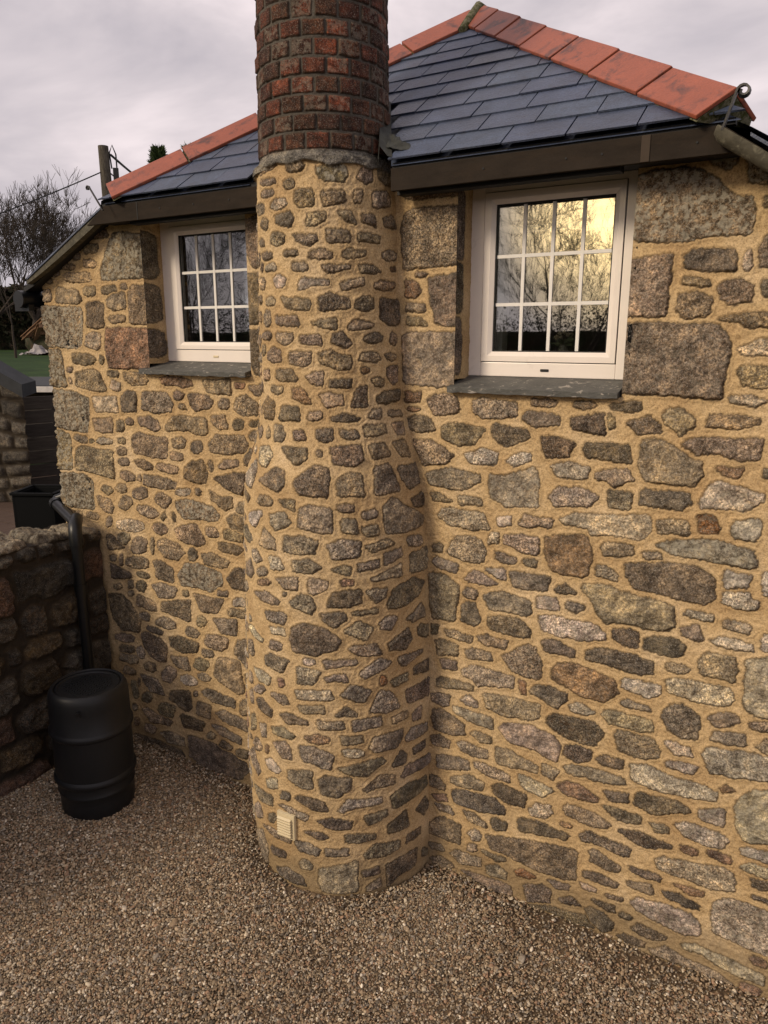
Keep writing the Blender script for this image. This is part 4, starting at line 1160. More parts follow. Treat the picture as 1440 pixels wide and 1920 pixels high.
# ---- chimney: stone breast and brick stack
chimney = bpy.data.objects.new('chimney', None); COL.objects.link(chimney); chimney.parent = cottage
ORIG[chimney] = Vector((-2.21, 3.21, 0)); chimney.location = ORIG[chimney] - ORIG[cottage]
ZR = np.array([-2.95, -2.83, -2.61, -2.33, -1.94, -1.31, -1.02, -.79, -.70, -.56, -.43, -.29, .0, .33, .74, .9])
RR = np.array([.520, .533, .545, .551, .546, .528, .519, .503, .488, .445, .413, .392, .385, .371, .360, .358])
CR = np.array([-2.153, -2.165, -2.178, -2.187, -2.188, -2.184, -2.187, -2.197, -2.199, -2.193, -2.198, -2.204, -2.211, -2.22, -2.22, -2.22])
zf = np.arange(-3.1, 1.0, .01)
def smo(a): 
    k = np.ones(9) / 9; return np.convolve(np.pad(a, 4, 'edge'), k, 'valid')
rf = smo(np.interp(zf, ZR, RR)); cf = smo(np.interp(zf, ZR, CR))
th = np.arange(R(-108), R(102), .0078); vv = np.arange(-.06, 3.675, .004)
A, B = np.meshgrid(th, vv, indexing='ij')
rad = np.interp(B - ZREL, zf, rf); cx = np.interp(B - ZREL, zf, cf)
P3 = np.stack([cx + rad * np.sin(A), -rad * np.cos(A), B], -1)
rg = np.random.default_rng(17); added = []
for _ in range(3600):
    uc, zc = rg.uniform(-.84, -.27), rg.uniform(.05, 3.5)
    w_ = rg.uniform(.016, .055); h_ = rg.uniform(.013, .036); n_ = 8; t_ = (np.arange(n_) + rg.uniform(0, .6, n_)) / n_ * 2 * np.pi
    Pq = np.c_[uc + np.cos(t_) * w_ * rg.uniform(.75, 1.05, n_), zc + np.sin(t_) * h_ * rg.uniform(.75, 1.05, n_)]
    if clear_of(Pq, SCH + added, .010): added.append((rg.choice(list('NNNLDLB')), Pq))
SCH = SCH + added
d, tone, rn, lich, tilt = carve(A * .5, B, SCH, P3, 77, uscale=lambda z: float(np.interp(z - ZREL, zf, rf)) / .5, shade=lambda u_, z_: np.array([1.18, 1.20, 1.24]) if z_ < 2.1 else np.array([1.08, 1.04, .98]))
h, m = relief(P3, d, tilt, 5)
# cement flaunching at the top, ragged lower edge
fl = (B - ZREL) - (.738 + vnoise(P3, 9, 4) * .018 + vnoise(P3, 30, 5) * .009 + .010 * np.cos(A * 2))
fm = sstep(-.003, .003, fl)
h = h * (1 - fm) + fm * (.012 + fbm(P3, 30, 3, 8) * .012)
m = np.maximum(m, fm)
tone = tone * (1 - fm[..., None]) + fm[..., None] * np.array([.125, .118, .105]); lich = lich * (1 - fm) + .12 * fm
rn = rn * (1 - fm)
edge = np.maximum(np.exp(-(d / .0034) ** 2) * (1 - fm), np.exp(-(fl / .005) ** 2) * .7)
# the foot draws in slightly on the left, as the gravel meets it
rr_ = rad + h
# drain the joint with the wall: blend towards a fillet near the contact
P = np.stack([cx + rr_ * np.sin(A), WY - rr_ * np.cos(A), B], -1)
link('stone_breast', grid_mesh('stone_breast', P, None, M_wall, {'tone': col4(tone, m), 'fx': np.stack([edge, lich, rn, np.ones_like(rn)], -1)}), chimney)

def brick_stack():
    zb, zt = .742, 2.35; cxb = -2.262; rb = .317; n = 18; cs = .0755
    th = np.linspace(-math.pi, math.pi, 520); vv = np.arange(zb, zt, .004)
    A, B = np.meshgrid(th, vv, indexing='ij')
    P3 = np.stack([rb * np.sin(A), rb * np.cos(A), B], -1)
    z0 = .815
    c = np.floor((B - z0) / cs); fz = (B - z0) - c * cs
    off = (c % 2) * .5 + np.sin(c * 12.9) * .12
    t = A / (2 * math.pi) * n + off; bi = np.floor(t); ft = t - bi
    wn = vnoise(P3, 60, 3) * .0022 + vnoise(P3, 150, 4) * .001
    arc = 2 * math.pi * rb / n
    hsh = lambda s_: np.modf(np.abs(np.sin(bi % n * 12.9898 + c * 78.233 + s_ * 3.7) * 43758.5))[0]
    du_ = np.abs(ft - .5) * arc - (arc / 2 - .0050 - hsh(1) * .003); dv_ = np.abs(fz - cs / 2) - (cs / 2 - .0050 - hsh(2) * .002)
    q = np.hypot(np.maximum(du_ + .004, 0), np.maximum(dv_ + .004, 0)) + np.minimum(np.maximum(du_ + .004, dv_ + .004), 0) - .004 + wn
    m = sstep(.0018, -.0018, q) * (B > z0)
    ph = (ft - .5) * 2 * math.pi / n
    flat = rb * math.cos(math.pi / n * .55) / np.cos(ph)
    rr = np.where(m > 0, flat + (hsh(3) - .5) * .009 + (ft - .5) * (hsh(4) - .5) * .012 + fbm(P3, 50, 2, 6) * .0018, rb)
    rm = rb - .0045 + fbm(P3, 40, 2, 2) * .0025
    rad = rm * (1 - m) + rr * m - .002 * np.exp(-(q / .004) ** 2)
    # a weathered shoulder widening gently to the cement foot
    rad = rad + .050 * sstep(z0 + .003, z0 - .07, B) * .75 + .012 * sstep(2.0, zb, B) - .012
    k = hsh(5); dk = hsh(6)
    lo = np.array([.045, .020, .014]); hi = np.array([.150, .042, .022]); mid = np.array([.068, .029, .017])
    tone = lo + (hi - lo) * (k ** 1.6)[..., None]
    tone = np.where((dk > .72)[..., None], mid * (.6 + k[..., None] * .6), tone)
    up = sstep(.9, 1.6, B)[..., None]; tone = tone * (1 - .35 * up) * .92
    tone = tone * (1.15 + .25 * fbm(P3, 35, 3, 9)[..., None])
    cem = (B <= z0)
    tone = np.where(cem[..., None], np.array([.125, .118, .105]), tone)
    lich = np.where(cem, .15, .04 + .22 * (hsh(7) > .7)); edge = np.exp(-(q / .003) ** 2) * (B > z0)
    P = np.stack([cxb + rad * np.sin(A), WY - rad * np.cos(A), B + ZREL], -1)
    return grid_mesh('brick_stack', P, None, M_brick, {'tone': col4(tone, np.maximum(m, cem)), 'fx': np.stack([edge * .8, lich, hsh(8) * .4, np.ones_like(k)], -1)})
link('brick_stack', brick_stack(), chimney)
mb = MB().lathe([(.0, 0), (.345, 0), (.345, .06), (.30, .09), (.12, .11), (.11, .35), (.13, .36), (.13, .40), (.0, .40)], (-2.262, WY, 2.35 + ZREL - .01))
part('chimney_cap', mb, M_terra, chimney, smooth=True)
# cream louvred vent low on the breast
def vent():
    az = R(2.0); n_ = Vector((math.sin(az), -math.cos(az), 0)); t_ = Vector((math.cos(az), math.sin(az), 0)); z_ = Vector((0, 0, 1))
    o = Vector((-2.205, WY, 2.9 - 2.50)) + n_ * .556
    b = MB(); b.obox(o, t_ * .055, n_ * .010, z_ * .072)
    v = part('air_vent', b, M_vent, chimney, bevel=.002)
    f = MB(); f.obox(o + n_ * .012, t_ * .055, n_ * .002, z_ * .072)
    b2 = MB()
    for k in range(7):
        cc = o + n_ * .018 + z_ * (-.050 + k * .0155) - t_ * .004
        b2.obox(cc, t_ * .042, (n_ * .006 - z_ * .004), z_ * .0035 + n_ * .0015)
    part('louvre', b2, M_vent, v)
    return v
vent()

# ---- windows
def make_window(w, flowers):
    # planes measured in the photograph: frame face y=3.365
    yf = 3.365; x0 = w['x0'] - .004; z0 = w['zf']; z1 = w['fz1']; x1 = x0 + .795
    gx0, gx1, gz0, gz1 = w['g']; sx0, sx1, sz0, sz1 = w['s']
    Z = ZREL
    fr = MB()
    fr.box(x0, sx0, yf, yf + .07, z0 + Z, z1 + Z).box(sx1, x1, yf, yf + .07, z0 + Z, z1 + Z)
    fr.box(sx0, sx1, yf + .0005, yf + .07, z0 + Z, sz0 + Z).box(sx0, sx1, yf + .0005, yf + .07, sz1 + Z, z1 + Z)
    win = part('window', fr, M_upvc, cottage, bevel=.004, label=w['label'])
    g = MB().box(sx0 + .001, sx1 - .001, yf + .012, yf + .02, sz0 + Z + .001, sz1 + Z - .001)
    gk = MB()
    t = .0035
    a0, a1, b0, b1 = sx0 + t, sx1 - t, sz0 + t + Z, sz1 - t + Z
    # sash profile: four mitred bars, sloped bead towards the glass
    G0, G1, H0, H1 = gx0, gx1, gz0 + Z, gz1 + Z
    yo, yi = yf - .006, yf + .006
    loops = [[(a0, b0), (a1, b0), (a1, b1), (a0, b1)], [(a0, b0), (a1, b0), (a1, b1), (a0, b1)],
             [(G0 - .020, H0 - .020), (G1 + .020, H0 - .020), (G1 + .020, H1 + .020), (G0 - .020, H1 + .020)],
             [(G0, H0), (G1, H0), (G1, H1), (G0, H1)], [(G0, H0), (G1, H0), (G1, H1), (G0, H1)]]
    ys = [yf + .05, yo, yo, yi, yf + .05]
    vs = [(x, ys[i], z) for i, lp in enumerate(loops) for x, z in lp]
    fs = [(i * 4 + k, i * 4 + (k + 1) % 4, (i + 1) * 4 + (k + 1) % 4, (i + 1) * 4 + k) for i in range(4) for k in range(4)]
    sash = MB().add(vs, fs)
    part('sash', sash, M_upvc, win, bevel=.0012)
    gb = MB()
    gb.box(G0, G0 + .005, yi + .004, yi + .012, H0, H1).box(G1 - .005, G1, yi + .004, yi + .012, H0, H1)
    gb.box(G0, G1, yi + .0045, yi + .0125, H1 - .007, H1).box(G0, G1, yi + .0045, yi + .0125, H0, H0 + .005)
    for (p, q, r_, s_) in ((sx0, sx0 + t, sz0, sz1), (sx1 - t, sx1, sz0, sz1)):
        gb.box(p - .001, q + .001, yf + .008, yf + .012, r_ + Z, s_ + Z)
    gb.box(sx0, sx1, yf + .0085, yf + .0125, sz0 + Z, sz0 + t + Z).box(sx0, sx1, yf + .0085, yf + .0125, sz1 - t + Z, sz1 + Z)
    part('gasket', gb, M_gasket, win)
    part('glass_pane', MB().box(G0 - .003, G1 + .003, yf + .022, yf + .026, H0 - .003, H1 + .003), M_glass, win)
    bars = MB(); W_ = G1 - G0; H_ = H1 - H0
    for k in (1, 2, 3): bars.box(G0 + W_ * k / 4 - .0075, G0 + W_ * k / 4 + .0075, yf + .0165, yf + .0217, H0, H1)
    for zz in (H1 - .227 * H_ / .657, H1 - .442 * H_ / .657): bars.box(G0, G1, yf + .0170, yf + .0215, zz - .0075, zz + .0075)
    part('glazing_bars', bars, M_bar, win)
    cv = MB().box((sx0 + sx1) / 2 - .02, (sx0 + sx1) / 2 + .02, yf - .004, yf + .001, z0 + Z + .026, z0 + Z + .038)
    part('drain_cap', cv, M_vent if flowers else M_gasket, win, bevel=.003)
    # inside: white lining and sill board
    ln = MB(); yi0, yi1 = yf + .07, yf + .26
    ln.box(G0 - .05, G0 - .025, yi0, yi1, H0 - .05, H1 + .02).box(G1 + .025, G1 + .05, yi0, yi1, H0 - .05, H1 + .02)
    ln.box(G0 - .05, G1 + .05, yi0, yi1, H1 - .035, H1 - .020).box(G0 - .05, G1 + .05, yi0 + .01, yi1 + .03, H0 - .05, H0 - .028)
    part('lining', ln, M_white, win)
    bl = MB().box(G0 - .02, G0 + .012, yi0 + .03, yi0 + .05, H0 - .028, H1 - .035).box(G0 - .02, G1 + .02, yi0 + .03, yi0 + .05, H1 - .115, H1 - .085)
    part('inner_frame', bl, M_white, win)
    return win
WIN[0].update(fz1=.672, g=(-1.417, -.877, -.073, .584), s=(-1.473, -.829, -.122, .638), label='white casement window reflecting the yellow sky, right of the chimney')
WIN[1].update(fz1=.668, g=(-3.452, -2.920, -.037, .580), s=(-3.516, -2.860, -.083, .632), label='white casement window left of the chimney, partly hidden by it')
make_window(WIN[0], 0); make_window(WIN[1], 1)

# slate sills
def sill(x0, x1, zt, yfr, seed):
    rg = random.Random(seed); n = 26
    mb = MB(); vs = []; fs = []
    for i in range(n + 1):
        x = x0 + (x1 - x0) * i / n; j = rg.uniform(-.003, .003); k = rg.uniform(-.002, .003)
        vs += [(x, yfr + j, zt - .027 + k), (x, yfr + j * .6 - .001, zt + rg.uniform(-.0015, .001)), (x, WY + .2, zt + .052), (x, WY + .2, zt - .022)]
    for i in range(n):
        a = i * 4; b = a + 4
        fs += [(a, b, b + 1, a + 1), (a + 1, b + 1, b + 2, a + 2), (a + 2, b + 2, b + 3, a + 3), (a + 3, b + 3, b, a)]
    fs += [(0, 1, 2, 3), (n * 4 + 3, n * 4 + 2, n * 4 + 1, n * 4)]
    return part('window_sill', mb.add(vs, fs), M_sill, cottage, bevel=.002)
sill(-1.555, -.765, -.232 + ZREL, 3.172, 4)
sill(-3.64, -2.79, -.198 + ZREL, 3.165, 9)

# ---- roof
roof = bpy.data.objects.new('roof', None); COL.objects.link(roof); roof.parent = cottage
ORIG[roof] = Vector((-2.04, 4.54, 3.6)); roof.location = ORIG[roof] - ORIG[cottage]
AP = Vector((-2.04, 4.507, 4.721)); EL = Vector((-3.70, 3.04, 3.647)); ER = Vector((-.38, 3.04, 3.647)); RUN = AP.y - EL.y; RISE = AP.z - EL.z
def slates():
    mb = MB(); rg = random.Random(12)
    up = Vector((0, RUN, RISE)).normalized(); nrm_ = Vector((0, -RISE, RUN)).normalized()
    Ls = math.hypot(RUN, RISE); gauge = .163; nrow = int(Ls / gauge) + 1; wd = .262
    for r_ in range(nrow):
        s0 = r_ * gauge; s1 = min(s0 + gauge * 1.9, Ls)
        fl0 = s0 / Ls; xa = EL.x + (AP.x - EL.x) * fl0 - .02; xb = ER.x + (AP.x - ER.x) * fl0 + .02
        x = -4.4 + (r_ % 2) * wd / 2 + rg.uniform(-.02, .02)
        while x < xb:
            w_ = wd + rg.uniform(-.012, .012)
            a, b = max(x + .0034, xa), min(x + w_ - .0034, xb)
            if b - a > .02:
                j = rg.uniform(-.003, .003); t0 = .0150 + rg.uniform(-.0015, .003); t1 = .002
                jl, jr = rg.uniform(-.0012, .0012), rg.uniform(-.0012, .0012)
                def pt(xx, s_, t_):
                    fx_ = s_ / Ls
                    lo = EL.x + (AP.x - EL.x) * fx_ - .01; hi = ER.x + (AP.x - ER.x) * fx_ + .01
                    xx = min(max(xx, lo), hi)
                    p = Vector((xx, EL.y, EL.z)) + up * s_ + nrm_ * t_; return p
                yr = EL.y + up.y * s0; gL, gR = (-2.60, -1.80 - (yr - 3.04) * .6) if yr < 3.49 else (9, 9)
                if a > gL - .03 and b < gR + .004: x += w_; continue
                if a < gR < b: a = gR
                elif a < gL < b: b = gL
                v = [pt(a, s0 + j + jl, t0 - .0075), pt(b, s0 + j + jr, t0 - .0065), pt(b, s0 + j + jr, t0), pt(a, s0 + j + jl, t0),
                     pt(a, s1, -.008), pt(b, s1, -.008), pt(b, s1, t1), pt(a, s1, t1)]
                mb.add(v, [(0, 1, 2, 3), (3, 2, 6, 7), (0, 4, 5, 1), (0, 3, 7, 4), (1, 5, 6, 2)])
            x += w_
    return mb
part('slates', slates(), M_slate, roof)
# underlay and main slopes
mb = MB()
dn = Vector((0, RISE, -RUN)).normalized() * .02
sl = lambda x_, y_: Vector((x_, y_, EL.z + (y_ - EL.y) * RISE / RUN)) + dn
mb.add([sl(-1.79, 3.04), ER + dn, AP + dn, sl(-2.12, 3.58)], [(0, 1, 2, 3)])
mb.add([EL + dn, sl(-2.61, 3.04), sl(-2.61, 3.58), AP + dn], [(0, 1, 2, 3)]); mb.add([sl(-2.61, 3.58), sl(-2.12, 3.58), AP + dn], [(0, 1, 2)])
bk = 9.6
V0 = [EL, AP, Vector((-2.04, bk, AP.z)), Vector((-4.60, bk, 3.245)), Vector((-4.60, 3.11, 3.245)), Vector((-3.80, 3.11, 3.60))]
mb.add(V0, [(0, 1, 2, 3, 4, 5)])
V1 = [ER + Vector((.03, .05, -.035)), AP - Vector((0, 0, .01)), Vector((-2.04, bk, AP.z)), Vector((.62, bk, 3.0)), Vector((.62, 3.05, 3.0))]
mb.add(V1, [(0, 4, 3, 2, 1)])
mb.add([Vector((-4.60, bk, 3.245)), Vector((-2.04, bk, AP.z)), Vector((.62, bk, 3.0)), Vector((.62, bk, 2.9)), Vector((-4.7, bk, 2.9))], [(0, 1, 2, 3, 4)])
part('roof_slope', mb, M_slate, roof)

# terracotta hip and ridge tiles, each a piece of its own
def hip_tiles(E, side):
    d_ = (AP - E); Lh = d_.length; d_.normalize()
    n1 = Vector((0, -RISE, RUN)).normalized()
    w1 = d_.cross(n1).normalized()
    if (w1.z > 0): w1 = -w1
    s_ = -1 if side == 'R' else 1
    # outer roof plane contains d_ and the ridge direction
    n2 = d_.cross(Vector((0, 1, 0))).normalized()
    if n2.z < 0: n2 = -n2
    w2 = d_.cross(n2).normalized()
    if w2.z > 0: w2 = -w2
    nm = (n1 + n2).normalized()
    cuts = {'R': [.07, .475, .88, 1.25, 1.60, 1.92, 2.22, Lh - .02], 'L': [.07, .55, 1.03, 1.50, 1.97, Lh - .03]}[side]
    rg = random.Random(3)
    for k in range(len(cuts) - 1):
        a, b = cuts[k], cuts[k + 1] - .011
        lift = .068 + .004 * rg.random(); ww = .128 + rg.uniform(-.003, .003)
        sec = []
        th_ = .016
        A1 = n1 * .030 + w1 * ww; A2 = n2 * .030 + w2 * ww; T = nm * lift
        sec = [A1, T, A2, A2 - n2 * th_, T - nm * th_ * 1.3, A1 - n1 * th_]
        vs = [E + d_ * a + q + d_ * 0 for q in sec] + [E + d_ * b + q + nm * -.004 for q in sec]
        f = [(i, (i + 1) % 6, (i + 1) % 6 + 6, i + 6) for i in range(6)] + [(0, 5, 4, 3, 2, 1)[:6], (6, 7, 8, 9, 10, 11)]
        part('hip_tile', MB().add(vs, f), M_terra, roof, bevel=.004)
    # mossy bedding mortar under the tiles
    mb = MB(); vs = []; m_ = 60
    for i in range(m_ + 1):
        a = cuts[0] - .0 + (Lh - cuts[0]) * i / m_
        j = rg.uniform(-.010, .010); q = rg.uniform(-.004, .004)
        vs += [E + d_ * a + w1 * (.124 + j) + n1 * .006, E + d_ * a + w1 * (.116 + q) + n1 * .016, E + d_ * a + nm * .045,
               E + d_ * a + w2 * (.116 + q) + n2 * .016, E + d_ * a + w2 * (.124 + j) - n2 * .01]
    f = [(i * 5 + k, (i + 1) * 5 + k, (i + 1) * 5 + k + 1, i * 5 + k + 1) for i in range(m_) for k in range(4)] + [(0, 1, 2, 3, 4)]
    part('bedding_mortar', mb.add(vs, f), M_moss, roof)
hip_tiles(ER, 'R'); hip_tiles(EL, 'L')
for k in range(11):
    a, b = AP.y + .04 + k * .45, AP.y + .485 + k * .45; z = AP.z
    s1 = .125
    vs = [(-2.04 - s1, a, z - .085), (-2.04, a, z + .045), (-2.04 + s1, a, z - .085), (-2.04 + s1, a, z - .10), (-2.04, a, z + .028), (-2.04 - s1, a, z - .10)]
    vs += [(x, b, zz) for x, _, zz in vs]
    part('ridge_tile', MB().add(vs, [(i, (i + 1) % 6, (i + 1) % 6 + 6, i + 6) for i in range(6)] + [(5, 4, 3, 2, 1, 0), (6, 7, 8, 9, 10, 11)]), M_terra, roof, bevel=.004)
# mossy mortar saddle where the hips meet
mb = MB(); rg = random.Random(8)
mb.tube([AP + Vector((-.02, -.20, -.125)), AP + Vector((-.012, -.11, -.045)), AP + Vector((0, -.02, .050)), AP + Vector((.01, .08, .055))], [.026, .034, .032, .025], 10)
part('mortar_saddle', mb, M_moss, roof, smooth=True)
# fascia, soffit, cover strip, drip
Y1 = 3.055
zt, zb = .722 + ZREL, .628 + ZREL
for q in (((-3.70, zt), (-2.55, zt), (-2.55, zb), (-3.86, zb)), ((-1.795, zt), (-.44, zt), (-.30, zb), (-1.795, zb))):
    mb = MB(); mb.add([(x, y, z) for (x, z) in q for y in (Y1, Y1 + .022)], [(0, 2, 4, 6), (1, 7, 5, 3), (0, 1, 3, 2), (2, 3, 5, 4), (4, 5, 7, 6), (6, 7, 1, 0)])
    part('fascia', mb, M_fascia, cottage, bevel=.002)
part('fascia_joint', MB().box(-.715, -.683, Y1 - .004, Y1 + .002, zb + .001, zt - .001), M_fascia2, cottage, bevel=.001)
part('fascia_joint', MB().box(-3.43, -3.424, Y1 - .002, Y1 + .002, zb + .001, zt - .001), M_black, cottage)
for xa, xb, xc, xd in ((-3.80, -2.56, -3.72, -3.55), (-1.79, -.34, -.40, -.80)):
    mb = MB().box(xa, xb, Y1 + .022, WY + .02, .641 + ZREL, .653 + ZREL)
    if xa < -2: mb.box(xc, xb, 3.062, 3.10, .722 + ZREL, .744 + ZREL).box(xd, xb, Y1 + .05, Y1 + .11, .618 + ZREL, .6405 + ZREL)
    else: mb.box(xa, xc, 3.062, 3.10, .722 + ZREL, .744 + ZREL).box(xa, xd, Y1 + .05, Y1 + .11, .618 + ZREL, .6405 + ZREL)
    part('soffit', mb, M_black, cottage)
for x in (-3.25, -3.0, -2.75, -1.35, -1.0, -.86, -.52): part('screw', MB().tube([(x, Y1 - .003, .675 + ZREL), (x, Y1 + .002, .675 + ZREL)], .0045, 8), M_black, cottage)
# verges
def ribbon(pts, y0, y1, hgt, off=0):
    mb = MB(); vs = []
    for x, z, hh in pts: vs += [(x, y0, z + off), (x, y1, z + off), (x, y1, z - hh + off), (x, y0, z - hh + off)]
    n = len(pts); f = [(i * 4 + k, (i + 1) * 4 + k, (i + 1) * 4 + (k + 1) % 4, i * 4 + (k + 1) % 4) for i in range(n - 1) for k in range(4)]
    f += [(0, 1, 2, 3), (n * 4 - 1, n * 4 - 2, n * 4 - 3, n * 4 - 4)]
    return mb.add(vs, f)
VL = [(-3.665, .712, .050), (-3.80, .650, .056), (-3.96, .574, .054), (-4.12, .496, .048), (-4.28, .419, .040), (-4.44, .343, .026)]
VL = [(x * 1.0263, z * 1.0263 + ZREL, hh) for x, z, hh in VL]
part('verge_trim', ribbon(VL, 3.105, 3.145, .06), M_verge, roof, label='mossy sloping verge trim at the left gable end')
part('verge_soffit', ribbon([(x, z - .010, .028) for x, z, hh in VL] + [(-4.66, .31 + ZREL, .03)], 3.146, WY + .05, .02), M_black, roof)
part('verge_slate', ribbon([(x + .01, z + .012, .011) for x, z, hh in VL] , 3.098, 3.24, .01), M_slate, roof)
# right verge: a half-round mossy trough with a rounded end
def trough():
    mb = MB(); vs = []; a = Vector((-.455, 3.02, .712 + ZREL)); b = Vector((.36, 3.02, .172 + ZREL)); dd = (b - a).normalized()
    nn = Vector((-dd.z, 0, dd.x)); nn = nn if nn.z > 0 else -nn; yy = Vector((0, 1, 0)); K = 11; S = 24
    st = [(-.03, .05), (-.022, .6), (0, .92), (.03, 1)] + [(.06 + i * .05, 1) for i in range(17)]
    for s_, sc in st:
        for side in (1, .88):
            for k in range(K):
                t = math.pi * k / (K - 1)
                vs.append(a + dd * (s_ + .03) + (yy * math.cos(t) * .040 - nn * math.sin(t) * .046) * sc * side + nn * .004 * (side == 1))
    f = []
    m_ = K * 2
    for i in range(len(st) - 1):
        for k in range(m_ - 1):
            if k == K - 1: continue
            f.append((i * m_ + k, (i + 1) * m_ + k, (i + 1) * m_ + k + 1, i * m_ + k + 1))
        f.append((i * m_, i * m_ + K, (i + 1) * m_ + K, (i + 1) * m_)); f.append((i * m_ + K - 1, (i + 1) * m_ + K - 1, (i + 1) * m_ + 2 * K - 1, i * m_ + 2 * K - 1))
    return mb.add(vs, f)
part('verge_trough', trough(), M_verge, roof, smooth=True, label='mossy half-round verge trough at the right gable end')
part('verge_slate', ribbon([(-.345, .678 + ZREL, .012), (.50, .115 + ZREL, .012)], 3.03, 3.3, .01, .004), M_slate, roof)
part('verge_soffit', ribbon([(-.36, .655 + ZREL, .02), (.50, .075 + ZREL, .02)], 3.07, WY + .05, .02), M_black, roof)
# scrolled hip irons
def scroll(base, sgn, hgt, r0, lean):
    pts = [Vector(base)]; b = Vector(base)
    top = b + Vector((lean, -.01, hgt)); pts += [b.lerp(top, .35), b.lerp(top, .7)]
    c = top + Vector((sgn * r0, 0, 0)); a0 = math.pi if sgn > 0 else 0
    for i in range(15):
        t = i / 14; a = a0 - sgn * t * R(400); rr = r0 * (1 - .55 * t)
        pts.append(c + Vector((math.cos(a) * rr, -.002 * i / 14, math.sin(a) * rr)))
    return pts
SEC = [(-1, -.24), (1, -.24), (1, .24), (-1, .24)]
part('hip_iron', MB().tube(scroll((-.432, 2.995, .690 + ZREL), 1, .112, .023, .035), .0125, sect=[(-1, -.28), (1, -.28), (1, .28), (-1, .28)]), M_iron, roof, smooth=False, label='wrought iron scroll at the foot of the right hip')
part('hip_iron', MB().tube(scroll((-3.635, 2.995, .685 + ZREL), -1, 0.125, .0135, -.085), .006, sect=[(-1, -.36), (1, -.36), (1, .36), (-1, .36)]), M_iron, roof, label='wrought iron scroll at the foot of the left hip')
# lead flashing round the stack
mb = MB()
rg = random.Random(2)
vs = []; nI, nJ = 14, 8
for i in range(nI):
    for j in range(nJ):
        q, r_ = i / (nI - 1), j / (nJ - 1)
        x = -1.84 + q * (.17 - .10 * r_) - .05 * r_ ; y = 3.09 + r_ * .12
        z = 3.65 + (y - 3.04) * .767 + .010 + .004 * math.sin(q * 9 + r_ * 5) + .02 * (1 - q) ** 3 + rg.uniform(-.003, .003)
        vs.append((x, y - .01 * math.sin(q * 5), z))
mb.add(vs, [(i * nJ + j, (i + 1) * nJ + j, (i + 1) * nJ + j + 1, i * nJ + j + 1) for i in range(nI - 1) for j in range(nJ - 1)])
part('lead_flashing', mb, M_lead, roof)
mb = MB(); vs = []
for i in range(10):
    y = 3.035 + i * .06; x = -1.80 - (y - 3.04) * .6; z = EL.z + (y - EL.y) * RISE / RUN
    vs += [(x + .02, y, z + .02), (x - .002, y, z + .026 + .004 * (i % 2)), (x - .05, y + .01, z + .075), (x - .06, y + .01, z - .04)]
mb.add(vs, [(i * 4 + k, (i + 1) * 4 + k, (i + 1) * 4 + k + 1, i * 4 + k + 1) for i in range(9) for k in range(3)])
part('lead_upstand', mb, M_lead, roof, smooth=True)
# eaves gutter and rainwater pipe at the far left corner
gut = MB().tube([(-4.66, 3.10, .235 + ZREL), (-4.66, 9.5, .235 + ZREL)], .055, 12)
gut.box(-4.75, -4.60, 3.13, 3.17, .16 + ZREL, .20 + ZREL)
part('gutter', gut, M_pipe, cottage, smooth=True)
dp = MB().tube([(-4.66, 3.30, .22 + ZREL), (-4.66, 3.30, .05 + ZREL), (-4.625, 3.32, -.03 + ZREL), (-4.625, 3.32, -1.12 + ZREL)], .033, 12)
part('rainwater_pipe', dp, M_pipe, cottage, smooth=True)

# flowers standing on the inner sills
def bouquet(loc, label, sc, seed, pale):
    rg = random.Random(seed); L0 = Vector(loc)
    t = thing('flower_vase', loc, label, 'flowers')
    part('vase', MB().lathe([(.02 * sc, 0), (.035 * sc, .01 * sc), (.042 * sc, .05 * sc), (.028 * sc, .09 * sc), (.034 * sc, .10 * sc)], L0, 20), M_pot, t, smooth=True)
    fl = MB(); lf = MB()
    for i in range(16 if not pale else 8):
        a, el = rg.uniform(0, 6.28), rg.uniform(.2, 1.3); rr = .07 * sc
        c = L0 + Vector((math.cos(a) * math.cos(el) * rr, math.sin(a) * math.cos(el) * rr * .7, .13 * sc + math.sin(el) * rr))
        for j in range(16):
            q = Vector((rg.gauss(0, 1), rg.gauss(0, 1), rg.gauss(0, 1))).normalized(); s1 = q.orthogonal().normalized(); s2 = q.cross(s1)
            p = c + q * .012 * sc; w_ = .010 * sc
            fl.add([p - s1 * w_, p + s2 * w_ + q * .006, p + s1 * w_, p - s2 * w_], [(0, 1, 2, 3)])
    for i in range(60):
        a = rg.uniform(0, 6.28); el = rg.uniform(-.2, .9); q = Vector((math.cos(a) * math.cos(el), math.sin(a) * math.cos(el) * .6, math.sin(el)))
        p = L0 + Vector((0, 0, .10 * sc)); e_ = p + q * rg.uniform(.05, .12) * sc; s_ = q.orthogonal().normalized() * .008 * sc
        lf.add([p, p.lerp(e_, .6) + s_, e_, p.lerp(e_, .6) - s_], [(0, 1, 2, 3)])
    part('petals', fl, M_petal2 if pale else M_petal, t); part('leaves', lf, M_leafy, t)
bouquet((-3.02, 3.56, -.065 + ZREL), 'pink artificial flowers in a vase behind the left window', 1.25, 5, False)
bouquet((-1.13, 3.56, -.102 + ZREL), 'small cream flower arrangement on the sill behind the right window', .62, 6, True)

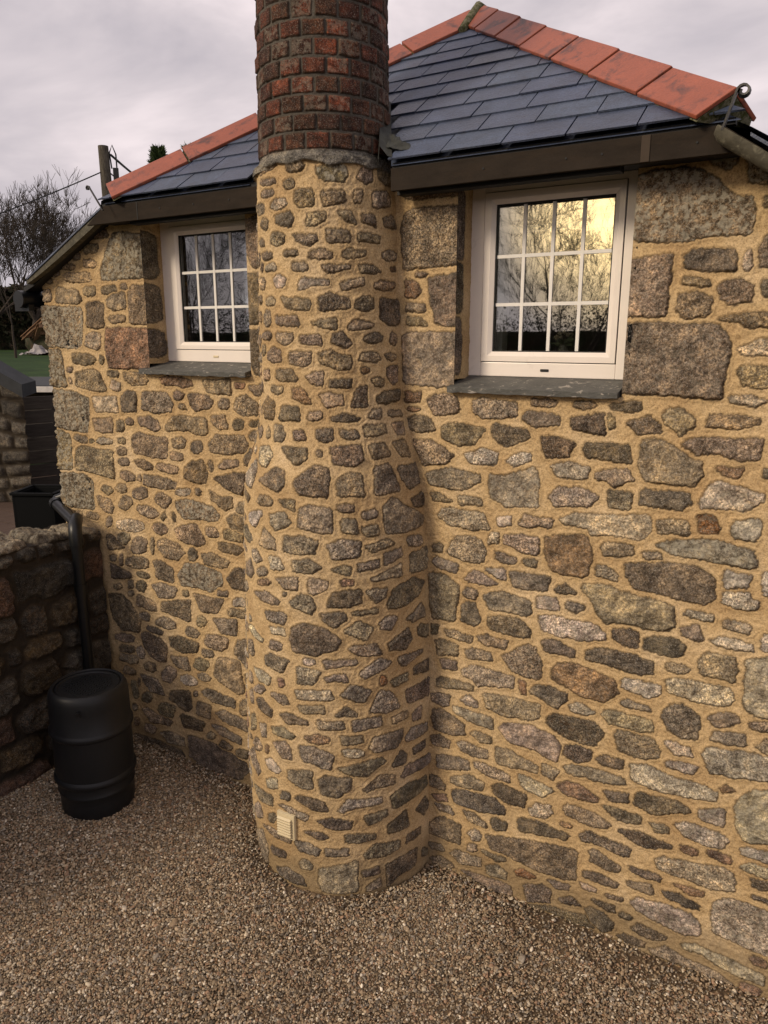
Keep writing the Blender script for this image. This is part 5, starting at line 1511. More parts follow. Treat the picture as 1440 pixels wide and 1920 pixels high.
# ------------------------------------------------------------------ garden wall: dark rubble, abutting the cottage
def garden_wall():
    x0, th = -4.17, .42; ya, yb = .2, 3.185; H0, H1 = -.05, 1.62
    du = .0065
    s = np.arange(0, (H1 - H0) * 2 + th, du); y = np.arange(ya, yb, du)
    A, B = np.meshgrid(y, s, indexing='ij')
    hgt = H1 - H0
    # profile: face, rounded top, back
    on_face = B < hgt; on_top = (B >= hgt) & (B < hgt + th)
    X = np.where(on_face, x0, np.where(on_top, x0 - (B - hgt), x0 - th))
    rg = np.random.default_rng(21)
    gap = fbm(np.stack([A, A * 0, A * 0], -1), 2.2, 2, 31) * .035
    Z = np.where(on_face, H0 + B, np.where(on_top, H1, H1 - (B - hgt - th)))
    w = sstep(hgt - .04, hgt + .04, B) * (1 - sstep(hgt + th - .04, hgt + th + .04, B))
    bk = sstep(hgt + th - .04, hgt + th + .04, B); fr = 1 - w - bk
    nx = fr - bk; nz = w; nl = np.hypot(nx, nz); nx /= nl; nz /= nl
    # irregular cells in (y, s)
    P3 = np.stack([A, B, np.zeros_like(A)], -1)
    Aw = A + vnoise(P3, 9, 3) * .030 + vnoise(P3, 30, 4) * .010; Bw = B + vnoise(P3, 9, 5) * .026 + vnoise(P3, 30, 6) * .009
    pts = []
    zz = 0.0
    while zz < s[-1] + .2:
        hh = rg.uniform(.13, .27)
        if zz < hgt < zz + hh + .03: hh = hgt - zz + .01
        if hgt - .02 < zz < hgt + .05: hh = th
        yy = ya - .3 + rg.uniform(0, .2)
        while yy < yb + .3:
            ww = hh * rg.uniform(.9, 1.9) if hh < .3 else rg.uniform(.25, .6)
            pts.append((yy + ww / 2, zz + hh / 2 + rg.uniform(-.02, .02), ww, hh)); yy += ww
        zz += hh
    pts = np.array(pts)
    d1 = np.full(A.shape, 9.); d2 = np.full(A.shape, 9.); ident = np.zeros(A.shape, int)
    for i, (cy, cs, ww, hh) in enumerate(pts):
        q = np.maximum(np.abs(Aw - cy) - ww / 2, np.abs(Bw - cs) - hh / 2)
        q = q + .25 * np.minimum(ww, hh) * np.clip((np.abs(Aw - cy) / (ww / 2)) ** 2 * (np.abs(Bw - cs) / (hh / 2)) ** 2, 0, 1)
        mn = q < d1; d2 = np.where(mn, d1, np.minimum(d2, q)); d1 = np.where(mn, q, d1); ident = np.where(mn, i, ident)
    d = d1 + .011
    rr = rg.random((len(pts), 8))
    t = sstep(0, .035, -d)
    jn = sstep(3.185, 2.95, A)
    h = -.018 + t * (.034 + .030 * rr[ident, 0]) + t * (fbm(P3, 14, 3, 41) * .022 + fbm(P3, 60, 3, 42) * .009) + (1 - t) * fbm(P3, 40, 2, 43) * .008
    h += t * ((Aw - pts[ident, 0]) * (rr[ident, 1] - .5) + (Bw - pts[ident, 1]) * (rr[ident, 2] - .5)) * .25
    h = h * (.35 + .65 * jn)
    m = sstep(.004, -.004, d)
    P = np.stack([X + nx * h, A, Z + nz * (h + gap)], -1)
    k = rr[ident, 3][..., None]
    base = np.array([.046, .042, .035]) * (.5 + .9 * k)
    base = np.where((rr[ident, 4] > .74)[..., None], np.array([.066, .048, .026]) * (.6 + .6 * k), base)
    base = np.where((rr[ident, 4] < .12)[..., None], np.array([.062, .036, .026]), base)
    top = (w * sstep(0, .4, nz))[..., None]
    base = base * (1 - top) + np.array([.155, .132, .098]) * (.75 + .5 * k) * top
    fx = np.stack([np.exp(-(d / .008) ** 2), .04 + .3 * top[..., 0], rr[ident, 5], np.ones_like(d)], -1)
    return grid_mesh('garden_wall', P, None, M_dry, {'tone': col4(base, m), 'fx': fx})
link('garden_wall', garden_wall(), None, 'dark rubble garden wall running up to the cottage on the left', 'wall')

# ------------------------------------------------------------------ water butt
BC = Vector((-3.646, 2.602, .045))
butt = thing('water_butt', BC, 'black ribbed plastic water butt standing on the gravel in the corner', 'water butt')
body = [(.0, .0), (.205, .0), (.214, .012), (.216, .10), (.219, .155), (.225, .162), (.225, .168), (.221, .174), (.223, .222), (.236, .232), (.241, .242), (.241, .256), (.235, .266), (.228, .272),
        (.230, .35), (.229, .475), (.230, .530), (.238, .538), (.244, .548), (.244, .562), (.237, .572), (.231, .58), (.231, .72), (.229, .768), (.223, .792), (.214, .808), (.206, .816), (.198, .817), (.191, .812), (.189, .796), (.0, .796)]
part('body', MB().lathe(body, BC, 96), M_butt, butt, smooth=True)
lid = MB().lathe([(.0, .0), (.186, .0), (.186, .010), (.182, .014), (.172, .014), (.168, .008), (.150, .007), (.0, .009)], BC + Vector((0, 0, .7945)), 80)
lo = part('lid', lid, M_butt, butt, smooth=True)
stud = MB()
for i in range(-7, 8):
    for j in range(-7, 8):
        x, y = i * .019 + (j % 2) * .0095, j * .017
        if math.hypot(x, y) < .135:
            c = BC + Vector((x, y, .8030)); stud.obox(c, (.0062, .003, 0), (-.0022, .0045, 0), (0, 0, .0035))
part('lid_tread', stud, M_butt, lo, bevel=.001)
tp = Vector((.42, -.907, 0)); tq = Vector((.907, .42, 0)); tp = Vector((math.sin(R(38)), -math.cos(R(38)), 0)); tq = Vector((math.cos(R(38)), math.sin(R(38)), 0))
mb = MB(); c = BC + tp * .232 + Vector((0, 0, .735)); mb.obox(c, tq * .009, tp * .006, (0, 0, .018)).tube([c - tp * .01, c + tp * .014], .011, 12)
part('tap_boss', mb, M_pipe, butt, bevel=.001)

# ------------------------------------------------------------------ black rainwater diverter pipe crossing the garden wall into the butt
pipe = thing('downpipe', (-4.02, 2.90, .86), 'black plastic downpipe crossing the garden wall into the water butt', 'pipe')
PX, PY = -4.075, 2.93
up_ = [(PX, PY, .25), (PX, PY, 1.60)]
part('pipe_length', MB().tube(up_, .034, 20), M_pipe, pipe, smooth=True)
part('pipe_collar', MB().tube([(PX, PY, 1.235), (PX, PY, 1.32)], .040, 20), M_pipe, pipe, smooth=True)
el = [(PX, PY, 1.58), (PX, PY, 1.655), (PX - .012, PY + .010, 1.69), (PX - .05, PY + .045, 1.715), (PX - .10, PY + .09, 1.725)]
part('pipe_elbow', MB().tube(el, .042, 20), M_pipe, pipe, smooth=True)
part('pipe_length', MB().tube([(PX - .05, PY + .045, 1.712), (-4.74, 3.27, 1.715)], .034, 20), M_pipe, pipe, smooth=True)
part('pipe_collar', MB().tube([(-4.70, 3.250, 1.714), (-4.765, 3.283, 1.716)], .042, 20), M_pipe, pipe, smooth=True)
part('pipe_elbow', MB().tube([(-4.75, 3.275, 1.715), (-4.78, 3.31, 1.735), (-4.70, 3.36, 1.77), (-4.60, 3.40, 1.80)], .036, 16), M_pipe, pipe, smooth=True)

# ------------------------------------------------------------------ ground
def sheet(name, fn, x0, x1, y0, y1, nx, ny, mat, **kw):
    xs_, ys_ = np.linspace(x0, x1, nx), np.linspace(y0, y1, ny)
    X, Y = np.meshgrid(xs_, ys_, indexing='ij'); Z = np.vectorize(fn)(X, Y) if callable(fn) else np.full(X.shape, fn)
    return link(name, grid_mesh(name, np.stack([X, Y, Z], -1), None, mat), None, **kw)
sheet('ground', -.08, -600, 600, -600, 600, 4, 4, M_yard, kind='structure')
sheet('gravel_bed', lambda x, y: ground_z(x) - .004 + .006 * math.sin(x * 3 + y * 2.1) * math.cos(y * 4.3), -4.3, 3.2, -5, 3.4, 120, 130, M_dirt, kind='structure')

def gravel():
    rg = np.random.default_rng(99)
    pts = []
    def zone(x0, x1, y0, y1, sp):
        nx, ny = int((x1 - x0) / sp), int((y1 - y0) / sp)
        X, Y = np.meshgrid(np.arange(nx), np.arange(ny), indexing='ij')
        X = x0 + (X + rg.uniform(-.1, 1.1, X.shape)) * sp; Y = y0 + (Y + rg.uniform(-.1, 1.1, Y.shape)) * sp
        return np.c_[X.ravel(), Y.ravel()]
    pts = np.concatenate([zone(-4.15, .55, 1.05, 3.23, .0079), zone(-4.15, 1.6, -.6, 1.05, .0135), zone(.55, 1.6, 1.05, 3.23, .0135)])
    P3 = np.c_[pts, np.zeros(len(pts))]
    inside = (np.hypot(pts[:, 0] + 2.16, pts[:, 1] - 3.21) < .535) | (np.hypot(pts[:, 0] - BC.x, pts[:, 1] - BC.y) < .208)
    dens = .84 + .50 * fbm(P3, 1.4, 3, 3)
    wall_near = np.clip((3.21 - pts[:, 1]) / .25, 0, 1); cyl_near = np.clip((np.hypot(pts[:, 0] + 2.16, pts[:, 1] - 3.21) - .53) / .15, 0, 1)
    dens *= .45 + .55 * wall_near * cyl_near
    keep = (~inside) & (rg.random(len(pts)) < dens)
    pts = pts[keep]; n = len(pts)
    gz = (lambda t_: .020 * t_ * t_ * (3 - 2 * t_))(np.clip((-1.0 - pts[:, 0]) / .9, 0, 1)) + 0.040 * np.maximum(0, -2.4 - pts[:, 0]) ** 1.1 + .006 * np.sin(pts[:, 0] * 3 + pts[:, 1] * 2.1) * np.cos(pts[:, 1] * 4.3)
    gz = gz + .010 * (1 - np.clip((3.21 - pts[:, 1]) / .12, 0, 1)) + vnoise(np.c_[pts, np.zeros(n)], 5, 9) * .004
    size = np.clip(np.exp(rg.normal(math.log(.0047), .32, n)), .0024, .0115)
    big = rg.random(n) < .002; size[big] *= rg.uniform(1.6, 2.6, big.sum())
    sc = np.c_[size * rg.uniform(.85, 1.4, n), size * rg.uniform(.7, 1.1, n), size * rg.uniform(.45, .8, n)]
    rot = np.c_[rg.normal(0, .45, n), rg.normal(0, .45, n), rg.uniform(0, 6.28, n)]
    z = gz + rg.uniform(-.001, .006, n)
    pal = np.array([(.27, .20, .130), (.35, .275, .19), (.175, .135, .090), (.44, .38, .29), (.11, .09, .068), (.27, .175, .115), (.24, .21, .175), (.60, .54, .45), (.22, .14, .08)])
    ci = rg.choice(len(pal), n, p=[.20, .16, .16, .10, .11, .09, .11, .03, .04])
    col = pal[ci] * np.array([1.18, 1.16, 1.10]) * rg.uniform(.7, 1.3, n)[:, None]
    me = bpy.data.meshes.new('gravel'); me.vertices.add(n)
    me.vertices.foreach_set('co', np.c_[pts, z].astype(np.float32).ravel())
    for nm, arr in (('scl', sc), ('rot', rot), ('pcol', col)):
        a = me.attributes.new(nm, 'FLOAT_VECTOR', 'POINT'); a.data.foreach_set('vector', arr.astype(np.float32).ravel())
    me['wc'] = 1
    m, nt, b = newmat('gravel_pebbles')
    at = N(nt, 'ShaderNodeAttribute', attribute_name='pcol', attribute_type='INSTANCER')
    co = objco(nt)
    nn = noise(nt, co, 2.2, 3, .6)
    c = mixc(nt, 1.0, at.outputs['Color'], ramp(nt, nn, [(.3, .72), (.7, 1.25)]), 'MULTIPLY')
    nt.links.new(c, b.inputs['Base Color']); b.inputs['Roughness'].default_value = .62; b.inputs['Specular IOR Level'].default_value = .4
    me.materials.append(m)
    o = link('gravel', me, None, kind='stuff')
    g = bpy.data.node_groups.new('scatter_pebbles', 'GeometryNodeTree')
    g.interface.new_socket('Geometry', in_out='INPUT', socket_type='NodeSocketGeometry'); g.interface.new_socket('Geometry', in_out='OUTPUT', socket_type='NodeSocketGeometry')
    gi = g.nodes.new('NodeGroupInput'); go = g.nodes.new('NodeGroupOutput'); L = g.links
    join = g.nodes.new('GeometryNodeGeometryToInstance')
    for k in range(4):
        ic = g.nodes.new('GeometryNodeMeshIcoSphere'); ic.inputs['Radius'].default_value = 1.0; ic.inputs['Subdivisions'].default_value = 2
        sp = g.nodes.new('GeometryNodeSetPosition'); nz = g.nodes.new('ShaderNodeTexNoise'); nz.inputs['Scale'].default_value = .75; nz.inputs['Detail'].default_value = 1.0
        pos = g.nodes.new('GeometryNodeInputPosition'); ad = g.nodes.new('ShaderNodeVectorMath'); ad.operation = 'ADD'; ad.inputs[1].default_value = (k * 7.3, k * 3.1, k)
        L.new(pos.outputs[0], ad.inputs[0]); L.new(ad.outputs[0], nz.inputs['Vector'])
        sb = g.nodes.new('ShaderNodeVectorMath'); sb.operation = 'SUBTRACT'; sb.inputs[1].default_value = (.5, .5, .5); L.new(nz.outputs['Color'], sb.inputs[0])
        sl = g.nodes.new('ShaderNodeVectorMath'); sl.operation = 'SCALE'; sl.inputs['Scale'].default_value = 1.5; L.new(sb.outputs[0], sl.inputs[0])
        L.new(sl.outputs[0], sp.inputs['Offset']); L.new(ic.outputs['Mesh'], sp.inputs['Geometry'])
        ss = g.nodes.new('GeometryNodeSetShadeSmooth'); L.new(sp.outputs[0], ss.inputs['Geometry'])
        sm = g.nodes.new('GeometryNodeSetMaterial'); sm.inputs['Material'].default_value = m; L.new(ss.outputs[0], sm.inputs['Geometry'])
        L.new(sm.outputs[0], join.inputs[0])
    ip = g.nodes.new('GeometryNodeInstanceOnPoints'); ip.inputs['Pick Instance'].default_value = True
    L.new(gi.outputs[0], ip.inputs['Points']); L.new(join.outputs[0], ip.inputs['Instance'])
    for nm, sock in (('scl', 'Scale'), ('rot', 'Rotation')):
        na = g.nodes.new('GeometryNodeInputNamedAttribute'); na.data_type = 'FLOAT_VECTOR'; na.inputs['Name'].default_value = nm
        L.new([s_ for s_ in na.outputs if s_.enabled and s_.name == 'Attribute'][0], ip.inputs[sock])
    L.new(ip.outputs[0], go.inputs[0])
    md = o.modifiers.new('scatter_pebbles', 'NODES'); md.node_group = g
    return n
NG = gravel()

# ------------------------------------------------------------------ the garden beyond, on higher land to the left
def pol(az, dist, slope=None, z=None):
    a = R(az); x, y = math.sin(a) * dist, math.cos(a) * dist
    return Vector((x, y, ZREL + slope * dist if slope is not None else z))
GD = Vector((-.83, .56, 0))
def terr(x, y):
    t = -.83 * x + .56 * y
    if t < 9.6: z = 1.18
    else:
        k = min((t - 9.6) / 5.0, 1); k = k * k * (3 - 2 * k); z = 1.18 + .95 * k
    if t > 30: z += (t - 30) * .004
    return z
sheet('lawn', terr, -160, -4.78, -60, 140, 150, 150, M_lawn, kind='structure')
mb = MB().box(-4.80, -4.60, -6, 3.0, -.1, 1.17)
part('terrace_bank', mb, M_yard, kind='structure')
# decking
dk = MB(); 
for i in range(16): dk.box(-9.4, -4.85, 1.2 + i * .30, 1.2 + i * .30 + .288, 1.185, 1.215)
part('deck', dk, M_deck, None, label='brown timber decking behind the garden wall', cat='deck')
# water tank
def tank():
    c = pol(-56.15, 6.3, z=1.215); t = thing('water_tank', c, 'open black plastic tank beside the cottage corner', 'water tank')
    b = MB(); s = .150; hh = .50; a1 = Vector((math.cos(R(28)), math.sin(R(28)), 0)); a2 = Vector((-a1.y, a1.x, 0)); up3 = Vector((0, 0, 1))
    for sx, sy in ((1, 0), (-1, 0), (0, 1), (0, -1)):
        b.obox(c + a1 * sx * s + a2 * sy * s + up3 * hh / 2, a1 * (.012 if sx else s), a2 * (.012 if sy else s + .012), up3 * hh / 2)
    b.obox(c + up3 * .02, a1 * s, a2 * s, up3 * .02)
    part('tub', b, M_tank, t, bevel=.003)
    r_ = MB()
    for sx, sy in ((1, 0), (-1, 0), (0, 1), (0, -1)):
        r_.obox(c + a1 * sx * (s + .01) + a2 * sy * (s + .01) + up3 * (hh + .005), a1 * (.016 if sx else s + .02), a2 * (.016 if sy else s + .02), up3 * .010)
    part('rim', r_, M_tank, t, bevel=.003)
tank()
# board fence behind the deck, between the outbuilding and the cottage
def fence():
    A_, B_ = pol(-58.2, 9.0, z=1.18), pol(-52.0, 9.3, z=1.18); dx = (B_ - A_); L_ = dx.length; dx.normalize(); nn = Vector((-dx.y, dx.x, 0))
    t = thing('board_fence', A_, 'dark weathered fence of horizontal boards behind the deck', 'fence')
    rg = random.Random(4); b = MB(); k = 0; z = 1.20
    while z < 2.20:
        h_ = .150; b.obox(A_ + dx * L_ / 2 + Vector((0, 0, z - 1.18 + h_ / 2)) + nn * rg.uniform(-.004, .004), dx * L_ / 2, nn * .011, (0, 0, h_ / 2 - .004)); z += h_
    part('boards', b, M_board, t)
    for k in (.08, .55, .98): part('fence_post', MB().obox(A_ + dx * L_ * k + nn * .05 + Vector((0, 0, .52)), dx * .035, nn * .035, (0, 0, .52)), M_board, t)
fence()
def shed():
    c = pol(-54.6, 11.3, z=terr(*pol(-54.6, 11.3, z=0)[:2])); t = thing('shed', c, 'dark boarded shed with a pale edged felt roof above the fence', 'shed')
    a1 = Vector((math.cos(R(33)), math.sin(R(33)), 0)); a2 = Vector((-a1.y, a1.x, 0)); up3 = Vector((0, 0, 1)); zt = 2.9 - .062 * 11.0 - c.z
    b = MB(); n = 8
    for i in range(n):
        for s_ in (-1, 1):
            b.obox(c + a2 * .9 * s_ + up3 * (i + .5) * zt / n, a1 * .86, a2 * .012, up3 * (zt / n / 2 - .003))
            b.obox(c + a1 * .86 * s_ + up3 * (i + .5) * zt / n, a1 * .012, a2 * .89, up3 * (zt / n / 2 - .003))
    part('boards', b, M_board, t)
    part('corner_trim', MB().obox(c - a1 * .87 - a2 * .91 + up3 * zt / 2, a1 * .03, a2 * .01, up3 * zt / 2), M_felt, t)
    part('shed_roof', MB().obox(c + up3 * (zt + .06), a1 * 1.02, a2 * 1.05, up3 * .02 + a1 * 0), M_felt, t)
    part('fascia_board', MB().obox(c - a2 * 1.06 + up3 * (zt + .035), a1 * 1.0, a2 * .01, up3 * .035), M_white, t)
shed()
def outbuilding():
    # old stone wall end with a sloping slate coping
    t = thing('stone_outbuilding', pol(-60.0, 8.2, z=1.18), 'grey rubble outbuilding with a sloping slate roof edge at the far left', 'outbuilding')
    A_ = pol(-56.75, 8.35, z=0); a1 = Vector((-math.cos(R(30)), -math.sin(R(30)), 0)); a2 = Vector((-math.sin(R(30)), math.cos(R(30)), 0))
    du = .02; s = np.arange(0, 1.9, du); z = np.arange(1.1, 3.15, du)
    A, B = np.meshgrid(s, z, indexing='ij'); P3 = np.stack([A, A * 0 + 3, B], -1)
    row = np.floor((B + vnoise(P3, 3, 1) * .07) / .15); off = np.modf(np.abs(np.sin(row * 91.7)) * 77)[0]
    cell = (A + vnoise(P3, 6, 2) * .03) / .27 + off; ci = np.floor(cell); fx_ = np.abs(cell - ci - .5) * .27; fy = np.abs((B + vnoise(P3, 3, 1) * .07) / .15 - row - .5) * .15
    d = np.maximum(fx_ - .125, fy - .066); hh = sstep(.0, .03, -d) * .03 + fbm(P3, 18, 3, 5) * .015
    h5 = np.modf(np.abs(np.sin(ci * 12.98 + row * 78.2)) * 4375.5)[0]
    X = A_.x + a1.x * A - a2.x * hh; Y = A_.y + a1.y * A - a2.y * hh
    base = np.array([.080, .072, .060]) * (.6 + .7 * h5[..., None])
    keep = B < 2.44 + A * .47 - .05
    me = grid_mesh('rubble_wall', np.stack([X, Y, B], -1), keep, M_dry, {'tone': col4(base, sstep(.004, -.004, d)), 'fx': np.stack([np.exp(-(d / .012) ** 2), h5 * .3, h5, np.ones_like(d)], -1)})
    link('rubble_wall', me, t)
    mb = MB(); mb.obox(A_ + a1 * 1.15 + a2 * .18 + Vector((0, 0, 1.77)), a1 * .80, a2 * .16, (0, 0, .65)); part('rear_wall', mb, M_yard, t)
    mb = MB(); p0 = A_ - a1 * .10 - a2 * .08; zt = [2.43, 2.52, 2.63, 2.84, 3.24]; xs_ = [-.035, .12, .3, .7, 1.5]
    vs = []
    for x_, z_ in zip(xs_, zt):
        q = A_ + a1 * x_ - a2 * .07
        vs += [(q.x, q.y, z_ - .13), (q.x, q.y, z_ - .0), (q.x + a2.x * .30, q.y + a2.y * .30, z_ + .02), (q.x + a2.x * .30, q.y + a2.y * .30, z_ - .10)]
    f = [(i * 4 + k, (i + 1) * 4 + k, (i + 1) * 4 + (k + 1) % 4, i * 4 + (k + 1) % 4) for i in range(4) for k in range(4)] + [(0, 1, 2, 3), (19, 18, 17, 16)]
    part('slate_roof', mb.add(vs, f), M_felt, t)
outbuilding()

# bare trees
def tubes_np(segs, k=4):
    S = np.array([(*a, *b, ra, rb) for a, b, ra, rb in segs]); a, b = S[:, :3], S[:, 3:6]; ra, rb = S[:, 6], S[:, 7]
    t = b - a; t /= np.linalg.norm(t, axis=1)[:, None] + 1e-9
    ref = np.where(np.abs(t[:, 2:3]) > .9, [[1, 0, 0]], [[0, 0, 1]]); u_ = np.cross(t, ref); u_ /= np.linalg.norm(u_, axis=1)[:, None]; w_ = np.cross(t, u_)
    V = []
    for j in range(k):
        c, s_ = math.cos(2 * math.pi * j / k), math.sin(2 * math.pi * j / k)
        V.append(a + (u_ * c + w_ * s_) * ra[:, None])
    for j in range(k):
        c, s_ = math.cos(2 * math.pi * j / k), math.sin(2 * math.pi * j / k)
        V.append(b + (u_ * c + w_ * s_) * rb[:, None])
    V = np.stack(V, 1).reshape(-1, 3); base = np.arange(len(S))[:, None] * 2 * k
    F = np.stack([base + np.array([j, (j + 1) % k, (j + 1) % k + k, j + k]) for j in range(k)], 1).reshape(-1, 4)
    return V, F
def bare_tree(base, H, seed, label, r0=.16, levels=6, spread=.55, trunk=.22, group=None, kids=(2, 3), twig=.006, nmax=40000, upb=.18, side_p=.36, jit=.075):
    rg = random.Random(seed); tr = []; br = []; base = Vector(base)
    t = thing('bare_tree', base, label, 'tree', group)
    def grow(p, dr, ln, r_, lv):
        if len(br) > nmax: return
        n = 3 if lv < 3 else 2; q = p
        for i in range(n):
            dr = (dr + Vector((rg.gauss(0, jit), rg.gauss(0, jit), rg.gauss(0, jit) + (upb if lv > 0 else .05) * .5))).normalized()
            q2 = q + dr * ln / n; r2 = max(r_ * (1 - .13 * (i + 1)), twig * .7)
            (tr if lv == 0 else br).append((tuple(q), tuple(q2), r_ * (1 - .13 * i) if i else r_, r2)); q = q2
            if lv >= 1 and lv < levels and rg.random() < side_p:
                side = dr.cross(Vector((rg.gauss(0, 1), rg.gauss(0, 1), rg.gauss(0, 1)))).normalized()
                grow(q, (dr + side * rg.uniform(.5, 1.0)).normalized(), ln * rg.uniform(.45, .7), max(r2 * .5, twig), lv + 1)
        if lv >= levels: return
        for k in range(rg.choice(kids) + (2 if lv == 0 else 0)):
            side = dr.cross(Vector((rg.gauss(0, 1), rg.gauss(0, 1), rg.gauss(0, 1)))).normalized()
            grow(q, (dr + side * rg.uniform(.3, 1.0) * spread * (1.5 if lv == 0 else 1.15)).normalized(), ln * rg.uniform(.66, .9) * (1.0 if lv else 1.15), max(r2 * rg.uniform(.55, .75), twig), lv + 1)
    grow(base - Vector((0, 0, .1)), Vector((rg.gauss(0, .04), rg.gauss(0, .04), 1)).normalized(), H * trunk, r0, 0)
    V, F = tubes_np(tr, 10); link('trunk', np_mesh('trunk', V, F, M_bark, True), t)
    print('TREE', seed, len(br))
    V, F = tubes_np(br, 4); link('branches', np_mesh('branches', V, F, M_bark, True), t)
    return t
def at_t(az, dist): 
    p = pol(az, dist, z=0); return Vector((p.x, p.y, terr(p.x, p.y)))
G1 = 'bare trees beyond the lawn'
bare_tree(at_t(-55.7, 36) , 6.0, 3, 'largest bare winter tree beyond the lawn, trunk nearest the cottage', .21, 7, .60, .25, G1, twig=.0075, nmax=40000, side_p=.27, jit=.06)
bare_tree(at_t(-58.3, 39), 6.4, 8, 'bare winter tree at the far left edge of the garden', .20, 7, .6, .25, G1, twig=.0075, nmax=40000, side_p=.27, jit=.06)
bare_tree(at_t(-53.2, 42), 4.6, 11, 'slender bare tree rising behind the sloping verge', .12, 7, .5, .25, G1, twig=.0075, nmax=40000, side_p=.27, jit=.06)
bare_tree(at_t(-61.5, 37), 6.4, 14, 'bare tree standing outside the left of the view', .18, 6, .6, .25, G1, twig=.0075, nmax=40000, side_p=.27, jit=.06)
bare_tree(at_t(-56.9, 30), 5.0, 23, 'small thin bare sapling at the edge of the lawn', .05, 5, .5, .25, G1, twig=.010)

# hedge: leafy mass
def leaf_mass(name, boxes, n, size, mat, seed, **kw):
    rg = np.random.default_rng(seed); C = []
    for (c, ax, ay, az_, wgt) in boxes:
        k = int(n * wgt); q = rg.uniform(-1, 1, (k, 3)); q[:, 2] = 1 - np.abs(rg.normal(0, .55, k)) 
        c = np.array(c); C.append(c + q[:, :1] * np.array(ax) + q[:, 1:2] * np.array(ay) + q[:, 2:] * np.array(az_) * (1 + .16 * vnoise(np.c_[q[:, 0] * 9, q[:, 1] * 2, q[:, 0] * 0], 1.0, seed)[:, None]))
    C = np.concatenate(C); k = len(C); a = rg.normal(size=(k, 3)); a /= np.linalg.norm(a, axis=1)[:, None]; b = np.cross(a, rg.normal(size=(k, 3))); b /= np.linalg.norm(b, axis=1)[:, None]
    s_ = size * rg.uniform(.6, 1.5, (k, 1))
    V = np.stack([C - a * s_, C + b * s_ * .6, C + a * s_, C - b * s_ * .6], 1).reshape(-1, 3); F = np.arange(k * 4).reshape(-1, 4)
    return np_mesh(name, V, F, mat, False)
def hedge(name, A_, B_, depth, hgt, n, size, seed, label, zf=None):
    A_ = Vector(A_); B_ = Vector(B_); c = (A_ + B_) / 2; ax = (B_ - A_) / 2; nn = Vector((-ax.y, ax.x, 0)).normalized() * depth / 2
    t = thing(name, c, label, 'hedge')
    link('leaves', leaf_mass('leaves', [((c.x, c.y, c.z), ax, nn, (0, 0, hgt), 1.0)], n, size, M_hedge, seed), t)
    part('stems', MB().obox(c + Vector((0, 0, hgt * .42)), ax * .99, nn * .72, (0, 0, hgt * .44)), M_hedge, t)
hedge('garden_hedge', at_t(-63, 45), at_t(-44, 47), 2.4, 3.0, 42000, .14, 6, 'dark overgrown hedge closing the far side of the lawn')
# rubbish heap: pallets and a pale sheet
def pallet(c, ax, ay, az_, label):
    t = thing('wooden_pallet', c, label, 'pallet', 'pallets on the heap'); ax, ay, az_ = Vector(ax), Vector(ay), Vector(az_)
    s = MB()
    for i in range(6): s.obox(Vector(c) + ay * (-1 + i * .4) + az_ * .07, ax, ay * .13, az_ * .012)
    for i in range(3): s.obox(Vector(c) + ay * (-1 + i) - az_ * .07, ax, ay * .13, az_ * .012)
    part('slats', s, M_pallet, t)
    b = MB()
    for i in (-.92, 0, .92): b.obox(Vector(c) + ax * i, ax * .08, ay, az_ * .055)
    part('bearers', b, M_pallet, t)
HP = at_t(-54.9, 34)
pallet(HP + Vector((0, 0, 1.15)), (.55, .15, .38), (-.1, .6, .1), (-.35, 0, .9), 'tilted brown pallet on top of the heap by the hedge')
pallet(HP + Vector((.35, .1, .85)), (.5, -.2, .30), (.2, .6, 0), (-.3, 0, .9), 'lower brown pallet leaning on the heap by the hedge')
def lump(name, c, s, seed, mat, label, cat):
    bm = bmesh.new(); bmesh.ops.create_icosphere(bm, subdivisions=4, radius=1)
    vs = np.array([v_.co[:] for v_ in bm.verts]); dd = 1 + .30 * fbm(vs, 1.6, 3, seed) + .06 * fbm(vs, 7, 2, seed)
    for v_, k in zip(bm.verts, dd): v_.co = Vector((v_.co.x * s[0] * k, v_.co.y * s[1] * k, max(v_.co.z * s[2] * k, -.1))) + Vector(c)
    me = bpy.data.meshes.new(name); bm.to_mesh(me); bm.free(); me.materials.append(mat)
    me.polygons.foreach_set('use_smooth', [True] * len(me.polygons))
    return link(name, me, None, label, cat, pivot=c)
lump('rubble_heap', HP + Vector((-.4, .4, .1)), (1.1, .9, 1.0), 3, M_hedge, 'dark heap of garden rubble under the pallets', 'heap')
def tarp():
    rg = np.random.default_rng(4); n = 26; c = HP + Vector((.40, -.70, .0))
    X, Y = np.meshgrid(np.linspace(-1, 1, n), np.linspace(-1, 1, n), indexing='ij'); Q = np.stack([X, Y, X * 0], -1)
    Z = .42 * np.exp(-(X ** 2 * 1.6 + Y ** 2 * 2.2)) + .10 * np.abs(vnoise(Q, 3.1, 2)) + .05 * np.abs(vnoise(Q, 7, 3)) - .03
    P = np.stack([c.x + X * .50 + vnoise(Q, 3, 5) * .10, c.y + Y * .42 + vnoise(Q, 3, 6) * .10, c.z + np.maximum(Z, .01)], -1)
    me = grid_mesh('tarpaulin', P, None, M_tarp); me.polygons.foreach_set('use_smooth', [False] * len(me.polygons))
    link('tarpaulin', me, None, 'crumpled pale tarpaulin at the foot of the heap', 'tarpaulin')
tarp()
